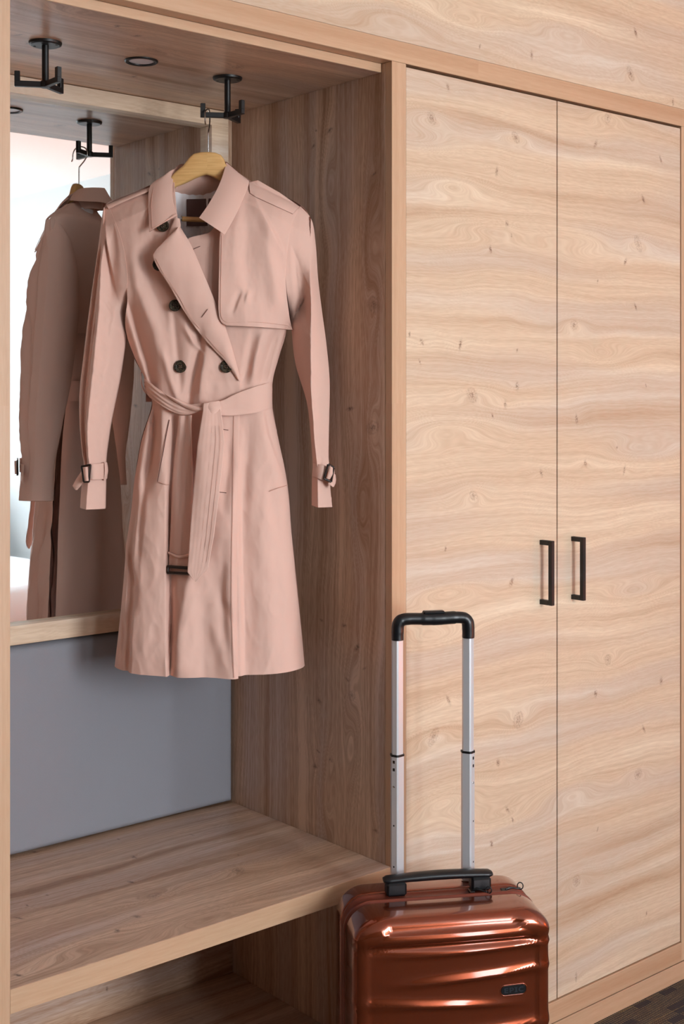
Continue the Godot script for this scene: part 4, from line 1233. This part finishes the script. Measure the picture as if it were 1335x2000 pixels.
func build_belt(t: Node3D) -> void:
	var b := cloth_piece("belt", t, M.gabardine, [-0.131, 1.4745, 0.004, -0.1205, 1.464, 0.01, -0.0926, 1.4475, 0.014, -0.0604, 1.4312, 0.017, -0.0322, 1.4272, 0.02, 0.002, 1.4375, 0.022], [-0.1321, 1.5009, 0.004, -0.1182, 1.4943, 0.01, -0.0999, 1.4817, 0.013, -0.0696, 1.4631, 0.015, -0.037, 1.4487, 0.018, 0.002, 1.4508, 0.022], 24, 0.004, true, 0.003, 0, 0.003, true,
		func(u: float, v: float, p: Vector3) -> float: return 0.0016 * sin(u * 22.0 + v * 6.0) * (1.0 - v), 0.35)
	cloth_piece("belt_fold", t, M.gabardine, [-0.0841, 1.4703, 0.02, -0.0543, 1.4508, 0.023, -0.0253, 1.4365, 0.026, 0.0039, 1.4345, 0.028], [-0.0711, 1.4652, 0.019, -0.0426, 1.4539, 0.023, -0.0191, 1.4447, 0.026, 0.0039, 1.4417, 0.028], 8, 0.004, true, 0.003, 0, 0.004, true, no_bend, 0.35)
	cloth_piece("belt", t, M.gabardine, [0.0236, 1.4273, 0.02, 0.0437, 1.4252, 0.016, 0.0687, 1.4261, 0.012, 0.1034, 1.431, 0.009, 0.1319, 1.4398, 0.004], [0.0236, 1.4519, 0.022, 0.0394, 1.457, 0.017, 0.0635, 1.4693, 0.013, 0.0953, 1.4817, 0.009, 0.1319, 1.4934, 0.004], 20, 0.004, true, 0.003, 0, 0.003, true, no_bend, 0.5)
	# round the back
	var bl := [-0.1296, 1.4978, -0.1307, 1.4724]
	var br := [0.1305, 1.4682, 0.1305, 1.4472]
	var back := []
	var low := []
	for k in 25:
		var u := k / 24.0
		var s := 2.0 * u - 1.0
		var hi := lerpf(1.4985, 1.4945, u)
		var x := lerpf(bl[0], br[0] - 0.003, u)
		var z := -(0.052 * 0.92 + 0.008) * sqrt(maxf(0.0, 1.0 - s * s))
		back.append_array([x, hi, z])
		low.append_array([x, hi - 0.046, z])
	cloth_piece("belt_back", t, M.gabardine, low, back, 8, 0.006, false, 0.003)
	# knot and hanging ends
	cloth_piece("belt_knot", t, M.gabardine, [-0.0005, 1.4509, 0.026, -0.002, 1.4427, 0.03, 0.0022, 1.4315, 0.03], [0.0313, 1.455, 0.026, 0.0359, 1.4417, 0.03, 0.0338, 1.4274, 0.028], 18, 0.003, true, 0.004, 2, 0.008, true, no_bend, 0.3)
	cloth_piece("belt_end", t, M.gabardine, [0.0013, 1.4499, 0.032, 0.0009, 1.4357, 0.036, -0.0029, 1.4053, 0.04, -0.0078, 1.3671, 0.042, -0.0128, 1.3068, 0.043, -0.0169, 1.2469, 0.043, -0.0203, 1.187, 0.043, -0.0239, 1.1201, 0.042, -0.0105, 1.1024, 0.042], [0.031, 1.453, 0.032, 0.0357, 1.4346, 0.036, 0.0409, 1.4054, 0.04, 0.0449, 1.3732, 0.042, 0.0407, 1.317, 0.043, 0.0345, 1.257, 0.043, 0.0271, 1.1922, 0.043, 0.0155, 1.1264, 0.042, -0.0065, 1.1014, 0.042], 24, 0.004, true, 0.003, 0, 0.0, false,
		func(u: float, v: float, p: Vector3) -> float: return 0.00012 * sin(u * 38.0) + 0.0035 * sin(u * 4.0 + 1.0) * (1.0 - v) + 0.0004 * sin(v * 60.0 + u * 4.0), 0.35)
	var st_line: SurfaceTool
	var e := cloth_piece("belt_end", t, M.gabardine, [-0.0537, 1.4249, 0.01, -0.0555, 1.3961, 0.006, -0.0604, 1.355, 0.002, -0.0639, 1.3037, 0.001, -0.0658, 1.2324, 0.001, -0.0682, 1.1714, 0.001, -0.0698, 1.1247, 0.001], [-0.0248, 1.4262, 0.02, -0.0253, 1.3966, 0.018, -0.0238, 1.3558, 0.015, -0.0221, 1.305, 0.014, -0.0219, 1.2342, 0.014, -0.0234, 1.1737, 0.014, -0.024, 1.1273, 0.014], 20, 0.004, true, 0.003, 0, 0.0, true,
		func(u: float, v: float, p: Vector3) -> float: return 0.00015 * sin(u * 36.0) + 0.002 * sin(u * 9.0) * (1.0 - v), 0.35)
	cloth_piece("belt_keeper", t, M.gabardine, [-0.0705, 1.1535, 0.005, -0.046, 1.148, 0.013, -0.0226, 1.154, 0.018], [-0.0705, 1.1484, 0.005, -0.046, 1.142, 0.013, -0.0226, 1.148, 0.018], 6, 0.004, true, 0.003, 0, 0.003, true, no_bend, 0.35)
	for k in 5:
		var u := 0.14 + 0.18 * k
		var seam := []
		var el := [-0.0029, 1.4053, 0.04, -0.0078, 1.3671, 0.042, -0.0128, 1.3068, 0.043, -0.0169, 1.2469, 0.043, -0.0203, 1.187, 0.043, -0.023, 1.137, 0.042]
		var er := [0.0409, 1.4054, 0.04, 0.0449, 1.3732, 0.042, 0.0407, 1.317, 0.043, 0.0345, 1.257, 0.043, 0.0271, 1.1922, 0.043, 0.0184, 1.1393, 0.042]
		for i in range(0, el.size(), 3):
			seam.append_array([lerpf(el[i], er[i], u), lerpf(el[i + 1], er[i + 1], u), lerpf(el[i + 2], er[i + 2], u)])
		var path := smooth_path(seam, 8)
		for i in path.size():
			path[i].z += front(path[i].x, path[i].y, 0.35)
		st_line = begin()
		tube(st_line, path, PackedFloat32Array([0.00025]), 5)
		part("belt_stitching", st_line, M.stitch, t)
	var q := [-0.0711, 1.1242, 0.006, -0.0223, 1.1249, 0.018, -0.0222, 1.1138, 0.018, -0.071, 1.1121, 0.006]
	for k in range(2, q.size(), 3):
		q[k] += front(q[k - 2], q[k - 1], 0.35)
	var st := begin()
	buckle_frame(st, q, 0.0032)
	part("belt_buckle", st, M.buckle, e, "dark brown belt buckle")
	st = begin()
	var lp := [-0.1317, 1.5251, 0.006, -0.1385, 1.5125, 0.004, -0.1385, 1.4946, 0.004, -0.1339, 1.4787, 0.006, -0.1282, 1.4703, 0.008]
	tube(st, smooth_path(lp, 6), PackedFloat32Array([0.0012]), 8)
	part("belt_loop", st, M.gabardine, t)

# ------------------------------------------------------------------ the suitcase (own axes: x across, y up, z to its front face)
const CASE_H := 0.54
const CASE_LOW := 0.045

func case_ring(half_w: float, y0: float, y1: float, r: float, n: int) -> PackedVector2Array:
	# n points round a rounded rectangle, evenly by length, beginning at the middle of the top edge
	var poly := rounded(half_w * 2.0, y1 - y0, r, 10)
	var total := 0.0
	var m := poly.size()
	for k in m:
		total += poly[k].distance_to(poly[(k + 1) % m])
	var out := PackedVector2Array()
	var k := 0
	var run := 0.0
	for i in n:
		var want := total * i / n
		while run + poly[k % m].distance_to(poly[(k + 1) % m]) < want:
			run += poly[k % m].distance_to(poly[(k + 1) % m])
			k += 1
		var seg := poly[k % m].distance_to(poly[(k + 1) % m])
		out.append(poly[k % m].lerp(poly[(k + 1) % m], (want - run) / maxf(seg, 1e-9)) + Vector2(0, (y0 + y1) / 2.0))
	return out

# relief of the front face: a broad bulge along the top, then alternating ribs that fade out to one side
func face_relief(x: float, y: float) -> float:
	var z := -0.007 * pow(x / 0.18, 2.0)
	var side := smoothstep(0.176, 0.150, absf(x))
	var d := y - (CASE_H - 0.029)
	var roll := maxf(0.0, 1.0 - pow(absf(d) / (0.024 if d > 0.0 else 0.020), 2.2))
	z += 0.0120 * pow(roll, 0.75) * side
	z -= 0.0035 * exp(-pow((y - (CASE_H - 0.0535)) / 0.0045, 2)) * side
	for r in [[0.4725, 0.0215], [0.4235, 0.045], [0.3785, -0.055], [0.325, 0.04], [0.275, 0.04], [0.225, -0.05], [0.17, 0.04], [0.12, -0.04]]:
		var yy: float = r[0] + r[1] * x + (0.10 * x * x if r[1] > 0.0 else 0.0)
		var go: float = smoothstep(-0.165, 0.02, x) if r[1] > 0.0 else smoothstep(0.165, 0.0, x)
		var e := y - yy
		z += 0.0052 * go * exp(-pow(absf(e) / (0.0105 if e > 0.0 else 0.0042), 1.7))
	return z

func build_suitcase() -> void:
	var turn := deg_to_rad(-30.4)
	var nrm := Vector3(-0.5060, 0, 0.8625)
	var t := thing("cabin_suitcase", "copper-brown hard-shell cabin suitcase with its handle pulled out, standing before the wardrobe", "suitcase", Vector3(-0.115, 0, 0.2886), turn)
	var n := 220
	# depth of each ring behind the front face, inset, corner radius
	var rings_front := [[-0.088, 0.0045, 0.052], [-0.084, 0.0015, 0.052], [-0.076, 0.0, 0.052], [-0.05, 0.0, 0.052], [-0.022, 0.0006, 0.052], [-0.013, 0.0022, 0.051], [-0.007, 0.0055, 0.049], [-0.003, 0.0105, 0.046], [-0.0008, 0.0165, 0.043], [0.0, 0.024, 0.040]]
	var P := PackedVector3Array()
	for r in rings_front:
		for q in case_ring(0.184 - r[1], CASE_LOW + r[1], CASE_H - r[1], r[2], n):
			# the ribs run out over the rounded side of the shell
			var bite := 0.0
			if absf(q.x) > 0.12 and r[0] > -0.03:
				bite = face_relief(q.x * 0.86, q.y) * 0.55
			P.append(Vector3(q.x + signf(q.x) * bite * 0.5, q.y, r[0] + bite))
	var nv: int = rings_front.size()
	var base := case_ring(0.160, CASE_LOW + 0.024, CASE_H - 0.024, 0.040, n)
	var mid := Vector2(0, (CASE_LOW + CASE_H) / 2.0)
	for k in range(1, 90):
		var s := 1.0 - k / 89.0
		for i in n:
			var q := mid + (base[i] - mid) * s
			var edge := smoothstep(1.0, 0.93, s)
			P.append(Vector3(q.x, q.y, face_relief(q.x, q.y) * lerpf(0.55, 1.0, edge)))
		nv += 1
	var st := begin()
	grid(st, P, n, nv, true)
	var front_shell := part("front_shell", st, M.shell, t)
	# back shell
	P = PackedVector3Array()
	var rings_back := [[-0.196, 0.07, 0.03], [-0.196, 0.03, 0.042], [-0.1945, 0.02, 0.046], [-0.190, 0.010, 0.050], [-0.182, 0.003, 0.052], [-0.172, 0.0, 0.053], [-0.135, 0.0, 0.052], [-0.130, 0.0015, 0.052], [-0.127, 0.0045, 0.052]]
	for r in rings_back:
		for q in case_ring(0.184 - r[1], CASE_LOW + r[1], CASE_H - r[1], r[2], n):
			P.append(Vector3(q.x, q.y, r[0]))
	st = begin()
	grid(st, P, n, rings_back.size(), true)
	box(st, Vector3(-0.11, CASE_LOW + 0.07, -0.196), Vector3(0.11, CASE_H - 0.07, -0.190), 0.002)
	part("back_shell", st, M.shell, t)
	# zipper tape with its two welts
	P = PackedVector3Array()
	var prof := [[-0.127, 0.0045], [-0.1245, 0.001], [-0.121, 0.0005], [-0.118, 0.0025], [-0.115, 0.0045], [-0.1075, 0.005], [-0.100, 0.0045], [-0.097, 0.0025], [-0.0945, -0.0005], [-0.091, 0.0002], [-0.088, 0.0045]]
	for r in prof:
		for q in case_ring(0.184 - r[1], CASE_LOW + r[1], CASE_H - r[1], 0.052, n):
			P.append(Vector3(q.x, q.y, r[0]))
	st = begin()
	grid(st, P, n, prof.size(), true)
	part("zipper", st, M.zip, t)
	for z in [[0.062, -0.1075, 0.4], [0.125, -0.1075, 0.15]]:
		zip_slider(t, z[0], z[1], z[2])
	# grip on the top
	st = begin()
	var grip := PackedVector3Array()
	var rad := 13
	for k in 33:
		var u := k / 32.0
		var x := lerpf(-0.104, 0.104, u)
		var arch := CASE_H + 0.0265 + 0.003 * sin(PI * u)
		var hy := 0.0065 + 0.002 * sin(PI * u)
		var hz := 0.0135
		if k == 0 or k == 32:
			hy *= 0.6
			hz *= 0.7
		for i in rad:
			var a := TAU * i / rad
			grip.append(Vector3(x, arch + hy * sin(a), -0.1180 + hz * cos(a)))
	grid(st, grip, rad, 33, true)
	for e in [0, 32]:
		for i in rad:
			tri(st, grip[e * rad], grip[e * rad + i], grip[e * rad + (i + 1) % rad], Vector3(-1 if e == 0 else 1, 0, 0))
	for s in [-1.0, 1.0]:
		box(st, Vector3(minf(s * 0.062, s * 0.1), CASE_H - 0.002, -0.131), Vector3(maxf(s * 0.062, s * 0.1), CASE_H + 0.023, -0.105), 0.004)
	part("carry_grip", st, M.rubber, t)
	# the telescopic handle
	for s in [-1.0, 1.0]:
		var x: float = 0.069 * s
		pole(t, x, CASE_H + 0.002, 0.7875, 0.0118, s)
		pole(t, x, 0.7885, 1.010, 0.0102, s)
	st = begin()
	var hp := []
	var hr := PackedFloat32Array()
	for q in [[-0.069, 1.004, 0.0115], [-0.069, 1.018, 0.0118], [-0.0675, 1.034, 0.012], [-0.060, 1.0415, 0.0115], [-0.045, 1.0432, 0.0112], [-0.02, 1.0425, 0.0122], [0.0, 1.0422, 0.0126], [0.02, 1.0425, 0.0122], [0.045, 1.0432, 0.0112], [0.060, 1.0415, 0.0115], [0.0675, 1.034, 0.012], [0.069, 1.018, 0.0118], [0.069, 1.004, 0.0115]]:
		hp.append_array([q[0], q[1], -0.155])
		for i in 6:
			hr.append(q[2])
	tube(st, smooth_path(hp, 6), hr, 18)
	part("pull_handle", st, M.rubber, t, "black moulded pull handle")
	st = begin()
	box(st, Vector3(-0.020, 1.052, -0.163), Vector3(0.022, 1.0575, -0.147), 0.0025)
	part("release_button", st, M.rubber, t)
	badge(t)
	# spinner wheels
	for sx in [-1.0, 1.0]:
		for z in [-0.028, -0.168]:
			st = begin()
			box(st, Vector3(sx * 0.142 - 0.02, 0.030, z - 0.02), Vector3(sx * 0.142 + 0.02, CASE_LOW + 0.012, z + 0.02), 0.006)
			var fork := part("wheel_fork", st, M.rubber, t)
			st = begin()
			lathe(st, Vector3(sx * 0.142 - 0.009, 0.0215, z - 0.004), Vector3.RIGHT, [Vector2(0.0, 0.0), Vector2(0.018, 0.0), Vector2(0.0215, 0.003), Vector2(0.0215, 0.015), Vector2(0.018, 0.018), Vector2(0.0, 0.018)], 28)
			part("wheel", st, M.rubber, fork)

func zip_slider(t: Node3D, x: float, z: float, swing: float) -> void:
	var y := CASE_H - 0.0025
	if x > 0.12:
		y -= 0.004
	var st := begin()
	box(st, Vector3(x - 0.005, y - 0.003, z - 0.010), Vector3(x + 0.005, y + 0.004, z + 0.010), 0.0015)
	var o := part("zip_slider", st, M.black, t)
	st = begin()
	var p := PackedVector3Array()
	var dir := Vector3(0.85, 0.02, 0.55 if x < 0.1 else -0.1).normalized()
	for k in 5:
		p.append(Vector3(x + 0.003, y + 0.004, z) + dir * 0.0075 * k + Vector3(0, 0.002 * sin(k * 1.3), 0))
	tube(st, p, PackedFloat32Array([0.0022, 0.0026, 0.0016, 0.0014, 0.002]), 8)
	var e := p[4]
	var ringp := PackedVector3Array()
	for k in 15:
		var a := TAU * k / 14.0
		ringp.append(e + Vector3(0.005 * cos(a), 0.0045 + 0.0065 * sin(a), 0.002 * cos(a)))
	tube(st, ringp, PackedFloat32Array([0.0011]), 6, false)
	part("zip_pull", st, M.black, o)

func pole(t: Node3D, x: float, y0: float, y1: float, r: float, s: float) -> void:
	# a rail with a ridge towards the front
	var z := -0.155
	var w := r
	var poly := PackedVector2Array([Vector2(x - w, z - r * 0.75), Vector2(x + w, z - r * 0.75), Vector2(x + w, z + r * 0.15), Vector2(x + 0.0018 + 0.15 * s * w, z + r * 0.78), Vector2(x - 0.0018 + 0.15 * s * w, z + r * 0.78), Vector2(x - w, z + r * 0.15)])
	var st := begin()
	var m := poly.size()
	for k in m:
		var a := poly[k]
		var b := poly[(k + 1) % m]
		var nn := Vector2(b.y - a.y, a.x - b.x).normalized()
		quad(st, Vector3(a.x, y0, a.y), Vector3(b.x, y0, b.y), Vector3(b.x, y1, b.y), Vector3(a.x, y1, a.y), Vector3(nn.x, 0, nn.y), no_uv)
	for k in range(1, m - 1):
		tri(st, Vector3(poly[0].x, y1, poly[0].y), Vector3(poly[k].x, y1, poly[k].y), Vector3(poly[k + 1].x, y1, poly[k + 1].y), Vector3.UP)
	var o := part("handle_rail", st, M.alu, t, "brushed aluminium rail of the telescopic handle")
	if r > 0.011:
		st = begin()
		var big := PackedVector2Array()
		var c := Vector2(x, z)
		for q in poly:
			big.append(c + (q - c) * 1.07)
		for k in m:
			var a := big[k]
			var b := big[(k + 1) % m]
			var nn := Vector2(b.y - a.y, a.x - b.x).normalized()
			quad(st, Vector3(a.x, y1 - 0.003, a.y), Vector3(b.x, y1 - 0.003, b.y), Vector3(b.x, y1 + 0.0008, b.y), Vector3(a.x, y1 + 0.0008, a.y), Vector3(nn.x, 0, nn.y), no_uv)
		for k in range(1, m - 1):
			tri(st, Vector3(big[0].x, y1 + 0.0008, big[0].y), Vector3(big[k].x, y1 + 0.0008, big[k].y), Vector3(big[k + 1].x, y1 + 0.0008, big[k + 1].y), Vector3.UP)
		part("rail_collar", st, M.black, o)
		# locking holes on the outer front face
		var i0 := 2 if s > 0 else 4
		var a := poly[i0]
		var b := poly[i0 + 1]
		var nn := Vector2(b.y - a.y, a.x - b.x).normalized()
		var mid := a.lerp(b, 0.42 if s > 0 else 0.58)
		var along := (b - a).normalized()
		for q in [[0.775, 0.0022, 0.0028], [0.7605, 0.0022, 0.0028], [0.655, 0.0013, 0.0016], [0.5775, 0.0013, 0.0016]]:
			st = begin()
			var e0: Vector2 = mid - along * q[1] + nn * 0.0002
			var e1: Vector2 = mid + along * q[1] + nn * 0.0002
			quad(st, Vector3(e0.x, q[0] - q[2], e0.y), Vector3(e1.x, q[0] - q[2], e1.y), Vector3(e1.x, q[0] + q[2], e1.y), Vector3(e0.x, q[0] + q[2], e0.y), Vector3(nn.x, 0, nn.y), no_uv)
			part("locking_hole", st, M.black, o)
		st = begin()
		lathe(st, Vector3(mid.x + nn.x * 0.0002, 0.7285, mid.y + nn.y * 0.0002), Vector3(nn.x, 0, nn.y), [Vector2(0.0, 0.0006), Vector2(0.0016, 0.0005), Vector2(0.0021, 0.0)], 14)
		part("rivet", st, M.steel, o)

func badge(t: Node3D) -> void:
	var c := Vector3(0.110, 0.3985, 0.0)
	var st := begin()
	var w := 0.046
	var h := 0.0155
	var poly := PackedVector2Array()
	for q in rounded(w, h, 0.0070, 8):
		# the right end is rounded, the left end has small corners
		poly.append(Vector2(q.x if q.x > 0 else maxf(q.x, -w / 2.0), q.y))
	prism(st, poly, -0.001, 0.0022, 0.0005)
	var o := part("badge", st, M.badge, t, "dark oval-ended maker's badge with raised letters")
	var z := face_relief(c.x, c.y)
	o.position = Vector3(c.x, c.y, z)
	o.rotation.z = 0.03
	var tm := TextMesh.new()
	var font := SystemFont.new()
	font.font_names = PackedStringArray(["Droid Sans"])
	font.font_weight = 700
	tm.font = font
	tm.text = "EPIC"
	tm.font_size = 32
	tm.pixel_size = 0.00040
	tm.depth = 0.0008
	var l := MeshInstance3D.new()
	l.name = "badge_lettering"
	l.mesh = tm
	l.material_override = M.badge_letters
	o.add_child(l, true)
	l.position = Vector3(0, 0, 0.0022)
	l.scale = Vector3(1.35, 0.95, 1.0)
	# the rim that catches the light
	st = begin()
	var ringp := PackedVector3Array()
	for q in rounded(w + 0.003, h + 0.003, 0.0082, 8):
		ringp.append(Vector3(q.x, q.y, 0.0006))
	ringp.append(ringp[0])
	tube(st, ringp, PackedFloat32Array([0.0013]), 8, false)
	part("badge_rim", st, M.shell, o)

# ------------------------------------------------------------------ the bed that the mirror shows
func build_bed() -> void:
	var t := thing("white_bed", "white made bed that shows only in the lower left of the mirror", "bed", Vector3(0.85, 0, 3.2))
	var st := begin()
	box(st, Vector3(-0.8, 0.05, -0.9), Vector3(0.78, 0.32, 1.1), 0.02)
	part("bed_base", st, M.grey_fabric, t)
	st = begin()
	var P := PackedVector3Array()
	var nz := noise(17, FastNoiseLite.TYPE_SIMPLEX_SMOOTH, 2)
	for j in 40:
		for i in 40:
			var u := i / 39.0
			var v := j / 39.0
			var e := minf(minf(u, 1.0 - u), minf(v, 1.0 - v))
			P.append(Vector3(lerpf(-0.82, 0.79, u), 0.30 + 0.27 * sqrt(clampf(e / 0.09, 0, 1)) + 0.02 * nz.get_noise_2d(u * 4.0, v * 4.0), lerpf(-0.92, 1.12, v)))
	grid(st, P, 40, 40, false, true)
	part("duvet", st, M.linen, t)
	for k in 2:
		st = begin()
		P = PackedVector3Array()
		for j in 21:
			for i in 28:
				var a := TAU * i / 28.0
				var f := sin(PI * j / 20.0)
				var q := pow(maxf(f, 0.0), 0.4)
				P.append(Vector3(-0.4 + k * 0.76 + 0.33 * signf(cos(PI * j / 20.0)) * pow(absf(cos(PI * j / 20.0)), 0.7), 0.76 + 0.20 * q * sin(a), 0.92 + 0.09 * q * cos(a)))
		grid(st, P, 28, 21, true)
		part("pillow", st, M.linen, t)

# ------------------------------------------------------------------ an unseen bedside lamp, added to warm the lower part of the doors
func build_added_lamp() -> void:
	var at := Vector3(1.38, 0, 1.7)
	var t := thing("added_lamp_table", "small wooden table outside the frame, added to carry the added warm lamp", "table", at)
	var st := begin()
	board(st, Vector3(-0.2, 0.40, -0.18), Vector3(0.2, 0.43, 0.18), "edge", 0)
	part("table_top", st, W.edge[0], t)
	for sx in [-1.0, 1.0]:
		for sz in [-1.0, 1.0]:
			st = begin()
			board(st, Vector3(sx * 0.17 - 0.015, 0.0, sz * 0.15 - 0.015), Vector3(sx * 0.17 + 0.015, 0.40, sz * 0.15 + 0.015), "edge", 1)
			part("leg", st, W.edge[0], t)
	var lamp := thing("added_warm_lamp", "lit table lamp with a cream fabric shade outside the frame, added to warm the lower doors", "lamp", at + Vector3(0, 0.43, 0))
	st = begin()
	lathe(st, Vector3.ZERO, Vector3.UP, [Vector2(0.0, 0.0), Vector2(0.07, 0.0), Vector2(0.072, 0.012), Vector2(0.02, 0.02), Vector2(0.012, 0.05), Vector2(0.012, 0.17)], 28)
	part("base", st, M.black, lamp)
	var shade_mat := plain(Color(0.92, 0.80, 0.62), 0.9)
	shade_mat.backlight_enabled = true
	shade_mat.backlight = Color(0.9, 0.75, 0.55)
	st = begin()
	lathe(st, Vector3(0, 0.15, 0), Vector3.UP, [Vector2(0.13, 0.0), Vector2(0.10, 0.2)], 36)
	part("shade", st, shade_mat, lamp)
	var glow := plain(Color(1, 0.9, 0.75), 0.6)
	glow.emission_enabled = true
	glow.emission = Color(1.0, 0.52, 0.22)
	glow.emission_energy_multiplier = 3.0
	st = begin()
	var prof := []
	for k in 13:
		prof.append(Vector2(0.03 * sin(PI * k / 12.0), 0.03 - 0.03 * cos(PI * k / 12.0)))
	lathe(st, Vector3(0, 0.20, 0), Vector3.UP, prof, 20)
	part("bulb", st, glow, lamp)
	var o := OmniLight3D.new()
	o.name = "added_bulb_light"
	o.position = Vector3(0, 0.23, 0)
	o.light_color = Color(1.0, 0.52, 0.22)
	o.light_energy = 3.0
	o.light_size = 0.03
	o.omni_range = 9.0
	o.omni_attenuation = 2.0
	o.shadow_enabled = true
	lamp.add_child(o, true)
